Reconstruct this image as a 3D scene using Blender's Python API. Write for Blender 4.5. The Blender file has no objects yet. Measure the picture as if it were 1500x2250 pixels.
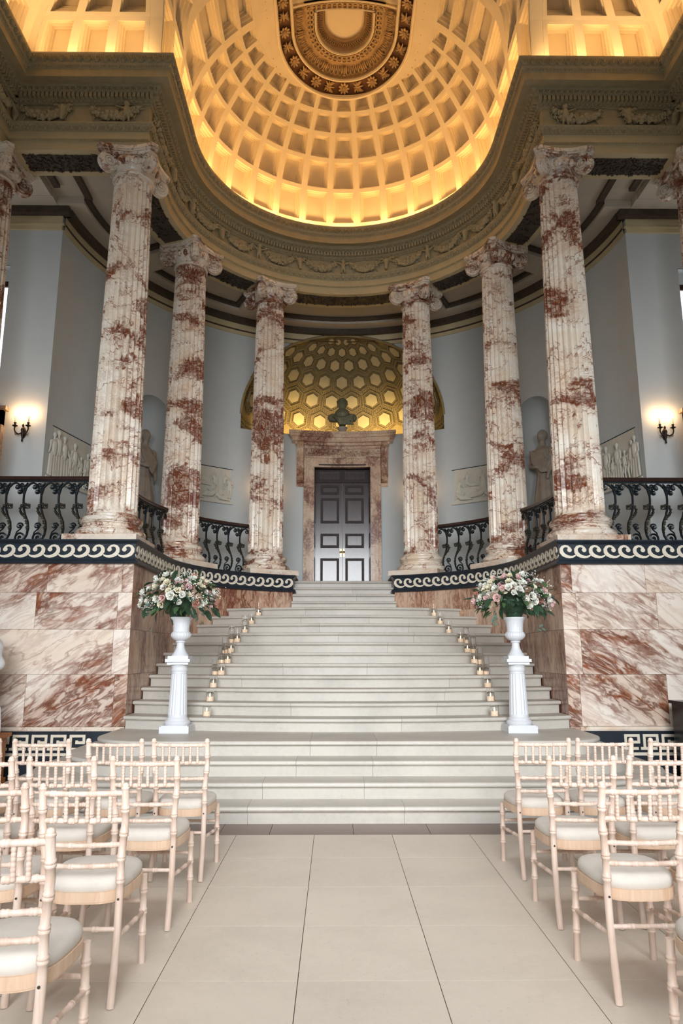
import bpy, bmesh, math, random
import numpy as np
from mathutils import Vector, Matrix, Euler
from math import sin, cos, pi, sqrt, radians as rad, atan2, hypot, asin, acos

S = bpy.context.scene
COL = S.collection
rng = random.Random(7)

# ------------------------------------------------------------------ camera
cam_d = bpy.data.cameras.new('camera'); cam = bpy.data.objects.new('camera', cam_d); COL.objects.link(cam)
cam_d.sensor_fit = 'VERTICAL'; cam_d.sensor_height = 36.0; cam_d.lens = 1560/2250*36.0
cam_d.clip_start = 0.05; cam_d.clip_end = 200
cam.location = (-0.165, 0.0, 1.5)
cam.rotation_euler = (rad(90+11.3805), 0, rad(-0.5401))
S.camera = cam

# ------------------------------------------------------------------ light and exposure
cy_ = S.cycles; cy_.max_bounces = 12; cy_.diffuse_bounces = 3; cy_.glossy_bounces = 2; cy_.transmission_bounces = 12; cy_.caustics_reflective = False; cy_.caustics_refractive = True
cy_.use_adaptive_sampling = True; cy_.adaptive_threshold = .06
S.view_settings.view_transform = 'Standard'; S.view_settings.look = 'None'
S.view_settings.exposure = 0.0; S.view_settings.gamma = 1.0; S.view_settings.use_curve_mapping = False
W = bpy.data.worlds.new('sky'); S.world = W; W.use_nodes = True
W.node_tree.nodes['Background'].inputs[0].default_value = (0.86, 0.93, 1.0, 1)
W.node_tree.nodes['Background'].inputs[1].default_value = 0.13
WARM = (1.0, 0.56, 0.20)

def area(name, loc, size, power, color, target=None, rot=None, sy=None, spread=180):
    l = bpy.data.lights.new(name, 'AREA'); l.energy = power; l.color = color
    l.shape = 'RECTANGLE'; l.size = size; l.size_y = sy or size; l.spread = rad(spread)
    o = bpy.data.objects.new(name, l); COL.objects.link(o); o.location = loc
    if target is not None:
        o.rotation_euler = (Vector(target)-Vector(loc)).to_track_quat('-Z', 'Y').to_euler()
    elif rot: o.rotation_euler = rot
    return o
DAY = (0.93, 0.965, 1.0)
area('hall_lantern_daylight', (0, 3.2, 10.9), 4.0, 56, DAY, rot=(0, 0, 0), sy=4.0, spread=66)
area('entrance_window_daylight', (0, -4.0, 4.6), 7.0, 345, DAY, target=(0, 9.0, 1.5), sy=4.0, spread=67)
for s in (-1, 1): area('gallery_window_daylight', (s*8.4, 9.9, 6.0), 1.4, 34, DAY, target=(s*4.0, 10.6, 4.6), sy=3.0)

# ------------------------------------------------------------------ mesh helpers
def lin(r, g, b):
    f = lambda c: (c/255/12.92) if c/255 <= 0.04045 else ((c/255+0.055)/1.055)**2.4
    return (f(r), f(g), f(b), 1.0)

class G:
    def __init__(s): s.v = []; s.f = []
    def add(s, vs, fs):
        o = len(s.v); s.v.extend([tuple(p) for p in vs]); s.f.extend([tuple(i+o for i in f) for f in fs]); return s
    def box(s, x0, x1, y0, y1, z0, z1):
        return s.add([(x0,y0,z0),(x1,y0,z0),(x1,y1,z0),(x0,y1,z0),(x0,y0,z1),(x1,y0,z1),(x1,y1,z1),(x0,y1,z1)],
                     [(0,3,2,1),(4,5,6,7),(0,1,5,4),(1,2,6,5),(2,3,7,6),(3,0,4,7)])
    def obox(s, c, ax, ay, az):
        c, ax, ay, az = map(Vector, (c, ax, ay, az)); vs = []
        for k in (-1, 1):
            for i, j in ((-1,-1),(1,-1),(1,1),(-1,1)): vs.append(c+ax*i+ay*j+az*k)
        return s.add(vs, [(0,3,2,1),(4,5,6,7),(0,1,5,4),(1,2,6,5),(2,3,7,6),(3,0,4,7)])
    def lathe(s, prof, n=24, at=(0,0,0), fn=None, cap=True):
        vs = []; fs = []
        for r, z in prof:
            for i in range(n):
                a = 2*pi*i/n; q = r if fn is None else fn(r, z, a)
                vs.append((at[0]+q*cos(a), at[1]+q*sin(a), at[2]+z))
        for j in range(len(prof)-1):
            for i in range(n):
                k = (i+1) % n
                fs.append((j*n+i, j*n+k, (j+1)*n+k, (j+1)*n+i))
        if cap:
            fs.append(tuple(range(n-1, -1, -1))); m = (len(prof)-1)*n; fs.append(tuple(range(m, m+n)))
        return s.add(vs, fs)
    def tube(s, pts, r, n=6, closed=False, cap=True, flat=1.0, up=None):
        pts = [Vector(p) for p in pts]; m = len(pts)
        if m < 2: return s
        rs = [r]*m if not hasattr(r, '__len__') else r
        T = []
        for i in range(m):
            a = pts[(i-1) % m] if (closed or i > 0) else pts[i]; b = pts[(i+1) % m] if (closed or i < m-1) else pts[i]
            t = b-a; T.append(t.normalized() if t.length > 1e-9 else Vector((0,0,1)))
        u = Vector(up) if up else (Vector((0,0,1)) if abs(T[0].z) < .9 else Vector((1,0,0)))
        vs = []
        for i in range(m):
            u = u - T[i]*u.dot(T[i])
            if u.length < 1e-6: u = T[i].orthogonal()
            u.normalize(); w = T[i].cross(u)
            for k in range(n):
                a = 2*pi*k/n; vs.append(pts[i]+u*(rs[i]*flat*cos(a))+w*(rs[i]*sin(a)))
        fs = []
        for i in range(m if closed else m-1):
            j = (i+1) % m
            for k in range(n):
                l = (k+1) % n; fs.append((i*n+k, i*n+l, j*n+l, j*n+k))
        if cap and not closed:
            fs.append(tuple(range(n-1, -1, -1))); fs.append(tuple(range((m-1)*n, m*n)))
        return s.add(vs, fs)
    def grid(s, fn, nu, nv, wrap=False):
        vs = [fn(i/nu, j/nv) for j in range(nv+1) for i in range(nu+1)]
        w = nu+1
        return s.add(vs, [(j*w+i, j*w+i+1, (j+1)*w+i+1, (j+1)*w+i) for j in range(nv) for i in range(nu)])
    def ell(s, c, r, lvl=1, R=None):
        vs, fs = ICO[lvl]
        r = r if hasattr(r, '__len__') else (r, r, r)
        out = []
        for p in vs:
            q = Vector((p[0]*r[0], p[1]*r[1], p[2]*r[2]))
            if R is not None: q = R @ q
            out.append((c[0]+q[0], c[1]+q[1], c[2]+q[2]))
        return s.add(out, fs)
    def prism(s, poly, z0, z1, fn=None):
        n = len(poly); fn = fn or (lambda x, y, z: (x, y, z))
        vs = [fn(x, y, z0) for x, y in poly]+[fn(x, y, z1) for x, y in poly]
        fs = [tuple(range(n-1, -1, -1)), tuple(range(n, 2*n))]+[(i, (i+1) % n, n+(i+1) % n, n+i) for i in range(n)]
        return s.add(vs, fs)
    def cap(s, a, b, ra, rb=None, n=8):
        a, b = Vector(a), Vector(b); rb = ra if rb is None else rb
        d = (b-a); L = d.length; d = d/L if L > 1e-6 else Vector((0,0,1))
        pts = [a-d*ra*.95, a-d*ra*.6, a, a.lerp(b, .5), b, b+d*rb*.6, b+d*rb*.95]
        return s.tube(pts, [ra*.3, ra*.8, ra, (ra+rb)/2, rb, rb*.8, rb*.3], n)
    def xf(s, M): s.v = [tuple(M @ Vector(p)) for p in s.v]; return s
    def merge(s, g, M=None):
        return s.add([M @ Vector(p) for p in g.v] if M is not None else g.v, g.f)
    def mesh(s, name, mat, smooth=35, fix=True):
        me = bpy.data.meshes.new(name); me.from_pydata(s.v, [], s.f)
        if fix:
            bm = bmesh.new(); bm.from_mesh(me); bmesh.ops.recalc_face_normals(bm, faces=bm.faces); bm.to_mesh(me); bm.free()
        if mat: me.materials.append(mat)
        if smooth:
            me.polygons.foreach_set('use_smooth', [True]*len(me.polygons))
            if smooth < 180: me.set_sharp_from_angle(angle=rad(smooth))
        me.update(); return me
    def obj(s, name, mat, parent=None, smooth=35, loc=None, fix=True):
        return link(name, s.mesh(name, mat, smooth, fix), parent, loc)

def _ico(level):
    bm = bmesh.new(); bmesh.ops.create_icosphere(bm, subdivisions=level, radius=1)
    vs = [tuple(v.co) for v in bm.verts]; fs = [tuple(v.index for v in f.verts) for f in bm.faces]; bm.free(); return vs, fs
ICO = {i: _ico(i+1) for i in range(4)}

def link(name, me, parent=None, loc=None, rot=None, scale=None):
    o = bpy.data.objects.new(name, me); COL.objects.link(o)
    if parent: o.parent = parent
    if loc is not None: o.location = loc
    if rot is not None: o.rotation_euler = rot if hasattr(rot, '__len__') else (0, 0, rot)
    if scale is not None: o.scale = scale if hasattr(scale, '__len__') else (scale,)*3
    return o
def tag(o, label=None, cat=None, group=None, kind=None):
    if label: o['label'] = label
    if cat: o['category'] = cat
    if group: o['group'] = group
    if kind: o['kind'] = kind
    return o
def thing(name, label, cat, loc=(0,0,0), rz=0, group=None, kind=None):
    o = bpy.data.objects.new(name, None); o.empty_display_size = .1; COL.objects.link(o)
    o.location = loc; o.rotation_euler = (0, 0, rz); return tag(o, label, cat, group, kind)
def copy_tree(o, parent=None):
    c = o.copy(); COL.objects.link(c); c.parent = parent
    for ch in list(o.children): copy_tree(ch, c)
    return c
def remesh(g, name, mat, voxel=.012, smooth_it=2):
    me = g.mesh(name, None, 0); bm = bmesh.new(); bm.from_mesh(me); bmesh.ops.remove_doubles(bm, verts=bm.verts, dist=1e-4); bmesh.ops.holes_fill(bm, edges=bm.edges, sides=0); bmesh.ops.recalc_face_normals(bm, faces=bm.faces); bm.to_mesh(me); bm.free(); o = bpy.data.objects.new('tmp', me); COL.objects.link(o)
    m = o.modifiers.new('r', 'REMESH'); m.mode = 'VOXEL'; m.voxel_size = voxel
    if smooth_it: q = o.modifiers.new('s', 'SMOOTH'); q.iterations = smooth_it; q.factor = .5
    dg = bpy.context.evaluated_depsgraph_get(); dg.update()
    out = bpy.data.meshes.new_from_object(o.evaluated_get(dg))
    bpy.data.objects.remove(o); bpy.data.meshes.remove(me); out.name = name
    out.materials.clear(); out.materials.append(mat)
    out.polygons.foreach_set('use_smooth', [True]*len(out.polygons)); return out

# ------------------------------------------------------------------ materials
class NT:
    def __init__(s, name):
        s.m = bpy.data.materials.new(name); s.m.use_nodes = True; s.t = s.m.node_tree; s.b = s.t.nodes['Principled BSDF']
    def n(s, ty, **kw):
        o = s.t.nodes.new(ty)
        for k, v in kw.items():
            if k.startswith('i_'): o.inputs[k[2:].replace('_', ' ')].default_value = v
            else: setattr(o, k, v)
        return o
    def l(s, a, b): s.t.links.new(a, b)
    def ramp(s, src, stops, interp='LINEAR'):
        r = s.n('ShaderNodeValToRGB'); e = r.color_ramp; e.interpolation = interp
        while len(e.elements) < len(stops): e.elements.new(.5)
        for el, (p, c) in zip(e.elements, stops): el.position = p; el.color = c if hasattr(c, '__len__') else (c, c, c, 1)
        s.l(src, r.inputs[0]); return r.outputs[0]
    def math(s, op, a, b=None, c=None):
        m = s.n('ShaderNodeMath', operation=op)
        for i, x in enumerate((a, b, c)):
            if x is None: continue
            if hasattr(x, "links"): s.l(x, m.inputs[i])
            else: m.inputs[i].default_value = x
        return m.outputs[0]
    def mix(s, f, a, b, mode='MIX'):
        m = s.n('ShaderNodeMix', data_type='RGBA', blend_type=mode)
        for i, x in ((0, f), (6, a), (7, b)):
            if hasattr(x, 'links'): s.l(x, m.inputs[i])
            else: m.inputs[i].default_value = x
        return m.outputs[2]
    def vmath(s, op, a, b):
        m = s.n('ShaderNodeVectorMath', operation=op)
        for i, x in enumerate((a, b)):
            if hasattr(x, 'links'): s.l(x, m.inputs[i])
            else: m.inputs[i].default_value = x
        return m.outputs[0]
    def pos(s, spread=40.0, obj=False):
        if obj: p = s.n('ShaderNodeTexCoord').outputs['Object']
        else: p = s.n('ShaderNodeNewGeometry').outputs['Position']
        r = s.n('ShaderNodeObjectInfo').outputs['Random']
        c = s.n('ShaderNodeCombineXYZ'); k = s.math('MULTIPLY', r, spread)
        s.l(k, c.inputs[0]); s.l(s.math('MULTIPLY', r, spread*1.7), c.inputs[1]); s.l(s.math('MULTIPLY', r, spread*.6), c.inputs[2])
        return s.vmath('ADD', p, c.outputs[0])
    def noise(s, vec, scale, detail=4, rough=.55, dist=0.0):
        o = s.n('ShaderNodeTexNoise'); o.inputs['Scale'].default_value = scale; o.inputs['Detail'].default_value = detail
        o.inputs['Roughness'].default_value = rough; o.inputs['Distortion'].default_value = dist
        s.l(vec, o.inputs['Vector']); return o
    def bump(s, h, strength=.2, dist=.01):
        b = s.n('ShaderNodeBump'); b.inputs['Strength'].default_value = strength; b.inputs['Distance'].default_value = dist
        s.l(h, b.inputs['Height']); s.l(b.outputs[0], s.b.inputs['Normal'])
    def fin(s, col=None, rough=.5, metal=0.0, spec=None):
        if col is not None:
            if hasattr(col, 'links'): s.l(col, s.b.inputs['Base Color'])
            else: s.b.inputs['Base Color'].default_value = col
        s.b.inputs['Roughness'].default_value = rough; s.b.inputs['Metallic'].default_value = metal
        if spec is not None: s.b.inputs['Specular IOR Level'].default_value = spec
        return s.m

def plain(name, col, rough=.5, metal=0, var=.12, scale=6, bump=0, spec=None):
    t = NT(name); p = t.pos(13); nz = t.noise(p, scale, 5)
    d = tuple(c*(1-var) for c in col[:3])+(1,); e = tuple(min(1, c*(1+var)) for c in col[:3])+(1,)
    c = t.ramp(nz.outputs['Fac'], [(.3, d), (.7, e)])
    if bump: t.bump(t.noise(p, scale*6, 4).outputs['Fac'], bump, .006)
    return t.fin(c, rough, metal, spec)

def marble(name, base, peach, rust, dark, stretch=(1, 1, 1), tilt=0.0, zone=(.50, .60), scale=1.0, warp=.5, thin=.35, rough=.28, fill=.35):
    """cream stone with rust zones made of fine flow lines, and thin stray veins"""
    t = NT(name); p = t.pos(40)
    mp = t.n('ShaderNodeMapping', vector_type='TEXTURE'); mp.inputs['Scale'].default_value = stretch; mp.inputs['Rotation'].default_value = (0, tilt, 0)
    t.l(p, mp.inputs[0]); v = mp.outputs[0]
    w = t.noise(v, .9*scale, 4, .55)
    vm = t.n('ShaderNodeVectorMath', operation='MULTIPLY_ADD'); t.l(w.outputs['Color'], vm.inputs[0]); vm.inputs[1].default_value = (warp,)*3; t.l(v, vm.inputs[2])
    v2 = vm.outputs[0]
    zn = t.noise(v2, .75*scale, 7, .62, .35).outputs['Fac']
    z = t.ramp(zn, [(zone[0], 0.0), (zone[1], 1.0)])
    zsoft = t.ramp(zn, [(zone[0]-.14, 0.0), (zone[1], 1.0)])
    def ridge(sc, d, wd, off, det=6):
        n = t.noise(t.vmath('ADD', v2, (off, off*2, -off)), sc*scale, det, .58, d).outputs['Fac']
        return t.ramp(t.math('ABSOLUTE', t.math('SUBTRACT', n, .5)), [(0.0, 1.0), (wd, 0.0)])
    r1 = ridge(1.1, .5, .016, 3.1); r2 = ridge(2.6, .7, .055, 7.7); r3 = ridge(6.5, .6, .07, 1.3)
    c = t.mix(t.ramp(t.noise(v2, 1.4*scale, 5).outputs['Fac'], [(.40, 0.0), (.72, 1.0)]), base, peach)
    c = t.mix(t.math('MULTIPLY', zsoft, .35), c, peach)
    c = t.mix(t.math('MULTIPLY', t.math('MULTIPLY', r3, zsoft), .55), c, rust)
    m = t.math('MULTIPLY', z, t.math('MINIMUM', t.math('ADD', t.math('MULTIPLY', r2, .75), fill), 1.0)); c = t.mix(m, c, rust)
    c = t.mix(t.math('MULTIPLY', r1, t.math('ADD', t.math('MULTIPLY', zsoft, .4), thin)), c, rust)
    c = t.mix(t.math('MULTIPLY', t.math('MULTIPLY', z, r3), .75), c, dark)
    t.b.inputs['Coat Weight'].default_value = .15; t.b.inputs['Coat Roughness'].default_value = .15
    return t.fin(c, rough)

M = {}
CREAM = lin(250, 238, 220); PINK = lin(238, 214, 182); RUST = lin(148, 80, 48); DARK = lin(96, 42, 30)
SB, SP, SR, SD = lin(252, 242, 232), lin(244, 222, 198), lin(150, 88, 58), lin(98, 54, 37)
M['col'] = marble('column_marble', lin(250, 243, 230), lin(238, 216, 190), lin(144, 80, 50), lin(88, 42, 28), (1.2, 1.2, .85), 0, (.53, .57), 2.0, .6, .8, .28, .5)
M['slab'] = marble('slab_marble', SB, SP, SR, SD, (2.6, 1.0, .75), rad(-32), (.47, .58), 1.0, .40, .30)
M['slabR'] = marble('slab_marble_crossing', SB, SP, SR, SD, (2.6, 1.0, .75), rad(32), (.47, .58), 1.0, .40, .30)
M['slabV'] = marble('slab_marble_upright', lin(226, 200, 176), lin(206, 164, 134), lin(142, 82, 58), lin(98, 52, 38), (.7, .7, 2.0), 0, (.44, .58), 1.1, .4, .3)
M['doorcase'] = marble('doorcase_marble', lin(214, 190, 162), lin(192, 156, 126), lin(134, 78, 54), lin(88, 46, 34), (1, 1, 1.2), 0, (.49, .58), 2.2, .5, .4)
M['plinth'] = marble('plinth_marble', lin(244, 232, 216), lin(230, 204, 178), RUST, DARK, (1, 1, 1), 0, (.58, .66), 2.0, .4, .15)
M['dark'] = plain('dark_slate_marble', lin(38, 46, 56), .32, 0, .25, 7)
M['inlay'] = plain('cream_inlay_stone', lin(236, 226, 206), .45, 0, .05, 9)
def stone(name, col, var=.1, rough=.55):
    t = NT(name); p = t.pos(25); a = t.noise(p, 1.6, 6, .6, .3).outputs['Fac']; b = t.noise(p, 22, 4, .7).outputs['Fac']
    k = t.math('ADD', t.math('MULTIPLY', a, .7), t.math('MULTIPLY', b, .3))
    lo = tuple(c*(1-2*var) for c in col[:3])+(1,); hi = tuple(min(1, c*(1+var)) for c in col[:3])+(1,)
    c = t.ramp(k, [(.32, lo), (.52, col), (.7, hi)])
    sp = t.ramp(t.noise(p, 70, 2, .5).outputs['Fac'], [(.27, .35), (.33, 0.0)])
    r = t.n('ShaderNodeObjectInfo').outputs['Random']
    c = t.mix(sp, c, tuple(x*.45 for x in col[:3])+(1,))
    c = t.mix(t.math('MULTIPLY', r, .16), c, tuple(x*.72 for x in col[:3])+(1,))
    t.bump(b, .06, .004); return t.fin(c, rough)
M['tile'] = stone('floor_limestone', lin(212, 201, 186), .06, .38)
M['joint'] = plain('floor_joint', lin(92, 84, 76), .8)
M['brownslab'] = stone('floor_brown_slab', lin(142, 126, 118), .09, .42)
M['step'] = stone('stair_limestone', lin(204, 198, 188), .09, .48)
M['plaster'] = plain('carved_plaster', lin(190, 176, 140), .6, 0, .10, 8)
M['fascia'] = plain('cream_painted_plaster', lin(206, 190, 150), .55, 0, .06, 4)
M['coffer'] = plain('coffer_plaster', lin(238, 222, 188), .65, 0, .04, 3)
M['crown'] = plain('crown_carved_plaster', lin(190, 158, 112), .6, 0, .14, 7)
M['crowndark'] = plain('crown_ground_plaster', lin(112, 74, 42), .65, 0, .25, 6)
M['soffit'] = plain('soffit_plaster', lin(196, 186, 170), .7, 0, .05, 4)
M['soffitshade'] = plain('shade_darkened_plaster', lin(74, 62, 50), .5, 0, .3, 12)  # plaster again, with the shade of the recessed soffit carving put into its colour
M['wall'] = plain('pale_grey_paint', lin(200, 206, 206), .75, 0, .025, 2)
M['relief'] = plain('relief_plaster', lin(214, 211, 198), .55, 0, .06, 6)
M['statue'] = plain('statue_stone', lin(168, 156, 142), .6, 0, .14, 7)
M['bronze'] = plain('bust_bronze', lin(112, 110, 86), .5, .1, .3, 10)
M['gold'] = plain('gilded_plaster', lin(156, 138, 96), .5, .0, .12, 9)
M['goldpanel'] = plain('pale_gold_panel', lin(200, 186, 144), .55, 0, .06, 5)
M['iron'] = plain('black_wrought_iron', lin(44, 50, 54), .38, .6, .3, 20)
M['leafiron'] = plain('worn_gilt_iron_leaf', lin(70, 68, 58), .42, .5, .4, 30)
M['rail'] = plain('dark_mahogany_rail', lin(54, 32, 24), .25, 0, .3, 14)
M['brass'] = plain('polished_brass', lin(212, 176, 96), .25, .9, .1, 9)
M['white'] = plain('white_painted_plaster', lin(226, 228, 232), .45, 0, .02, 5)
M['sconce'] = plain('dark_bronze_sconce', lin(54, 42, 34), .35, .7, .3, 18)
M['ivory'] = plain('ivory_candle', lin(240, 228, 200), .5, 0, .04)
M['cushion'] = plain('ivory_suede_cushion', lin(216, 208, 198), .85, 0, .05, 12, .1)
M['black'] = plain('black_lacquer', lin(12, 12, 14), .2, 0, .1, spec=.2)
M['oak'] = plain('orange_oak', lin(176, 108, 54), .4, 0, .2, 10)
M['marblewhite'] = plain('white_statuary_marble', lin(226, 226, 226), .45, 0, .05, 5)
def wood(name, a, b, rough=.45, sc=(14, 14, 1.2), coat=0):
    t = NT(name); p = t.pos(20, obj=True); mp = t.n('ShaderNodeMapping'); mp.inputs['Scale'].default_value = sc; t.l(p, mp.inputs[0])
    n = t.noise(mp.outputs[0], 2.0, 6, .6, 1.0).outputs['Fac']; c = t.ramp(n, [(.3, a), (.7, b)])
    if coat: t.b.inputs['Coat Weight'].default_value = coat; t.b.inputs['Coat Roughness'].default_value = .12
    return t.fin(c, rough)
M['lime'] = wood('limewashed_beech', lin(210, 182, 162), lin(234, 214, 200), .45)
M['beech'] = wood('bare_beech', lin(212, 176, 146), lin(228, 200, 174), .42)
M['mahog'] = wood('polished_mahogany', lin(40, 21, 17), lin(68, 38, 32), .24, (10, 10, 1.0), .25)
M['mahogdark'] = wood('dark_mahogany_moulding', lin(30, 12, 9), lin(46, 21, 15), .6)
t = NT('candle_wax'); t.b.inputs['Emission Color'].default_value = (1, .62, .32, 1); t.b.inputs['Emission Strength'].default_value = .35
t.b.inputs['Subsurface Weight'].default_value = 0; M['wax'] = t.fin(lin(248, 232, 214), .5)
t = NT('flame'); t.b.inputs['Emission Color'].default_value = (1, .72, .36, 1); t.b.inputs['Emission Strength'].default_value = 12; M['flame'] = t.fin((1, .8, .5, 1), .5)
t = NT('clear_glass'); t.b.inputs['Transmission Weight'].default_value = 1; t.b.inputs['IOR'].default_value = 1.25; M['glass'] = t.fin((1, 1, 1, 1), .02)
t = NT('daylit_window_pane'); t.b.inputs['Emission Color'].default_value = (.95, .97, 1, 1); t.b.inputs['Emission Strength'].default_value = 2.0; M['pane'] = t.fin((.9, .9, .9, 1), .2)
# ------------------------------------------------------------------ dimensions
YC = 10.80                      # centre of the apse in plan
Z0, ZC = 8.98, 10.28            # underside of architrave, top of cornice
RF, YF, XF = 3.00, 9.45, 5.10   # frieze face: radius, front plane, side plane
RISE = .1535
ZG = RISE*19                    # gallery floor
RP, YP, ZP = 2.76, 9.16, 2.97   # podium wall face radius / front plane / coping top
RW, YW = 4.83, 11.0             # gallery back wall
RD = 2.82                       # dome radius

# ------------------------------------------------------------------ floor
fl = G(); fl.box(-9, 9, -4, 17, -.12, -.012)
floor = tag(fl.obj('floor', M['joint'], smooth=0), 'pale limestone floor of the hall', None, None, 'structure')
tm = {}
def tile(x0, x1, y0, y1, mat, name, h=.012):
    k = (round(x1-x0, 3), round(y1-y0, 3), mat)
    if k not in tm:
        g = G(); a, b = (x1-x0)/2-.0020, (y1-y0)/2-.0016; g.box(-a, a, -b, b, -h, 0)
        tm[k] = g.mesh(name, M[mat], 0)
    link(name, tm[k], floor, ((x0+x1)/2, (y0+y1)/2, 0))
TX = .661
for i in range(-7, 7):
    x0 = -.005+TX*(i-.0)+TX/2
    for j in range(-3, 7):
        y1 = 6.46-.69*j
        tile(x0, x0+TX, y1-.69, y1, 'tile', 'floor_tile') if y1 < 6.47 else None
xs = [-9, -6.1, -4.6, -3.4, -2.2, -1.15, -.72, .0, .66, 1.75, 2.9, 4.1, 5.5, 9]
for a, b in zip(xs, xs[1:]): tile(a, b, 6.46, 7.3, 'brownslab', 'floor_slab')
ys = [7.3, 8.2, 9.2]
for a, b in zip(ys, ys[1:]):
    for s in (-1, 1):
        for c, d in ((3.0, 4.0), (4.0, 5.2), (5.2, 7.0), (7, 9)): tile(min(s*c, s*d), max(s*c, s*d), a, b, 'brownslab', 'floor_slab')

# ------------------------------------------------------------------ staircase
stair = thing('staircase', 'pale limestone staircase rising between the marble podiums to the panelled door', 'staircase')
NOSE = [(0, 0), (0, .092), (.008, .094), (.008, .103), (.014, .104), (.034, .108), (.045, .115), (.050, .127), (.048, .140), (.041, .149), (.028, RISE)]
def offs(path, d):
    """offset an open polyline to the right of its direction (xy)"""
    out = []; n = len(path)
    for i in range(n):
        p = Vector(path[i])
        a = (p-Vector(path[i-1])).normalized() if i > 0 else None
        b = (Vector(path[i+1])-p).normalized() if i < n-1 else None
        na = Vector((a.y, -a.x)) if a else None; nb = Vector((b.y, -b.x)) if b else None
        if na is None: m = nb
        elif nb is None: m = na
        else:
            m = (na+nb)
            m = m/ (1+na.dot(nb)) if 1+na.dot(nb) > .15 else m
        out.append((p.x+m.x*d, p.y+m.y*d))
    return out
def sweep(g, path, prof, closed_prof=False, ends=True):
    n = len(path); k = len(prof); vs = []
    for d, z in prof:
        vs += [(x, y, z) for x, y in offs(path, d)]
    fs = []
    for j in range(k if closed_prof else k-1):
        q = (j+1) % k
        for i in range(n-1): fs.append((j*n+i, j*n+i+1, q*n+i+1, q*n+i))
    if ends and closed_prof:
        fs.append(tuple(j*n for j in range(k))); fs.append(tuple(j*n+n-1 for j in range(k-1, -1, -1)))
    return g.add(vs, fs)
def step_block(front, back, z, name='step_block'):
    g = G(); prof = [(d, z+h) for d, h in NOSE]
    sweep(g, front, prof)
    top = offs(front, NOSE[-1][0]); zt = z+RISE
    poly = [(x, y, zt) for x, y in top]+[(x, y, zt) for x, y in reversed(back)]
    g.add(poly, [tuple(range(len(poly)))])
    for e in (0, -1):                                   # end faces
        f = [(offs(front, d)[e][0], offs(front, d)[e][1], zz) for d, zz in prof]; b = back[e]
        pl = f+[(b[0], b[1], zt), (b[0], b[1], z)]
        g.add(pl, [tuple(range(len(pl)))])
    return g.obj(name, M['step'], stair, 30)
def cut(path, xsplit):
    """split a left-to-right polyline at given x values (on its middle part)"""
    pieces = []; cur = [path[0]]; xs_ = list(xsplit)
    for a, b in zip(path, path[1:]):
        while xs_ and a[0] < xs_[0] <= b[0] and b[0] > a[0]:
            t_ = (xs_[0]-a[0])/(b[0]-a[0]); p = (xs_[0], a[1]+t_*(b[1]-a[1]))
            cur.append((p[0]-.0012, p[1])); pieces.append(cur); cur = [(p[0]+.0012, p[1])]; xs_.pop(0)
        cur.append(b)
    pieces.append(cur); return pieces
NY = [6.86, 7.18, 7.50, 7.82]+[8.66+.357*k for k in range(11)]+[12.98+.305*k for k in range(4)]
sr = random.Random(3)
splits = {1: [-.95, .47], 2: [-.85, .12], 3: [-.55, .22], 4: [-.42, .28], 5: [-1.9, .62], 6: [-.7, 1.1]}
for k in range(1, 5):
    w = 2.76+.315*(4-k); yf = NY[k-1]; rc = .56+.315*(4-k); cx, cy = 2.2, yf+rc
    path = [(-w, YP+.03)]+[(-cx+rc*cos(a), cy+rc*sin(a)) for a in [pi+pi/2*i/12 for i in range(13)]]
    path += [(cx+rc*cos(a), cy+rc*sin(a)) for a in [1.5*pi+pi/2*i/12 for i in range(13)]]+[(w, YP+.03)]
    for pc in cut(path, splits[k]):
        x0, x1 = pc[0][0], pc[-1][0]; bk = [(max(x0, -w), YP+.03), (min(x1, w), YP+.03)]
        step_block(pc, bk, RISE*(k-1))
YS = 17.24
def wall_x(y): return RP+.03 if y < YC else sqrt(max(.01, (RP+.03)**2-(y-YC)**2))
for k in range(5, 16):
    R = YS-NY[k-1]
    x = 0
    while x < 2.74 and (YS-sqrt(R*R-x*x) < YP or x < wall_x(YS-sqrt(R*R-x*x))): x += .005
    w = min(x, 2.74); N = 24
    path = [(-w+2*w*i/N, YS-sqrt(R*R-(-w+2*w*i/N)**2)) for i in range(N+1)]
    sp = splits.get(k) or sorted([sr.uniform(-w*.8, -.1), sr.uniform(.15, w*.8)])
    R2 = R-.357-.05 if k < 15 else R-1.3
    for pc in cut(path, sp):
        bk = [(p[0], YS-sqrt(R2*R2-p[0]**2)) if k < 15 else (p[0], 13.3) for p in pc]
        step_block(pc, bk, RISE*(k-1))
for k in range(16, 20):
    yf = NY[k-1]; w = .95; path = [(-w, yf), (w, yf)]; sp = [sr.uniform(-.5, .5)]
    yb = yf+.36 if k < 19 else 16.2
    for pc in cut(path, sp): step_block(pc, [(pc[0][0], yb), (pc[-1][0], yb)], RISE*(k-1))

# ------------------------------------------------------------------ podiums
def arcpts(R, a0, a1, n, yc=YC): return [(R*cos(a0+(a1-a0)*i/n), yc+R*sin(a0+(a1-a0)*i/n)) for i in range(n+1)]
AE = acos(.96/RP)               # where the podium stops beside the upper flight
def mirror(path): return [(-x, y) for x, y in reversed(path)]
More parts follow.
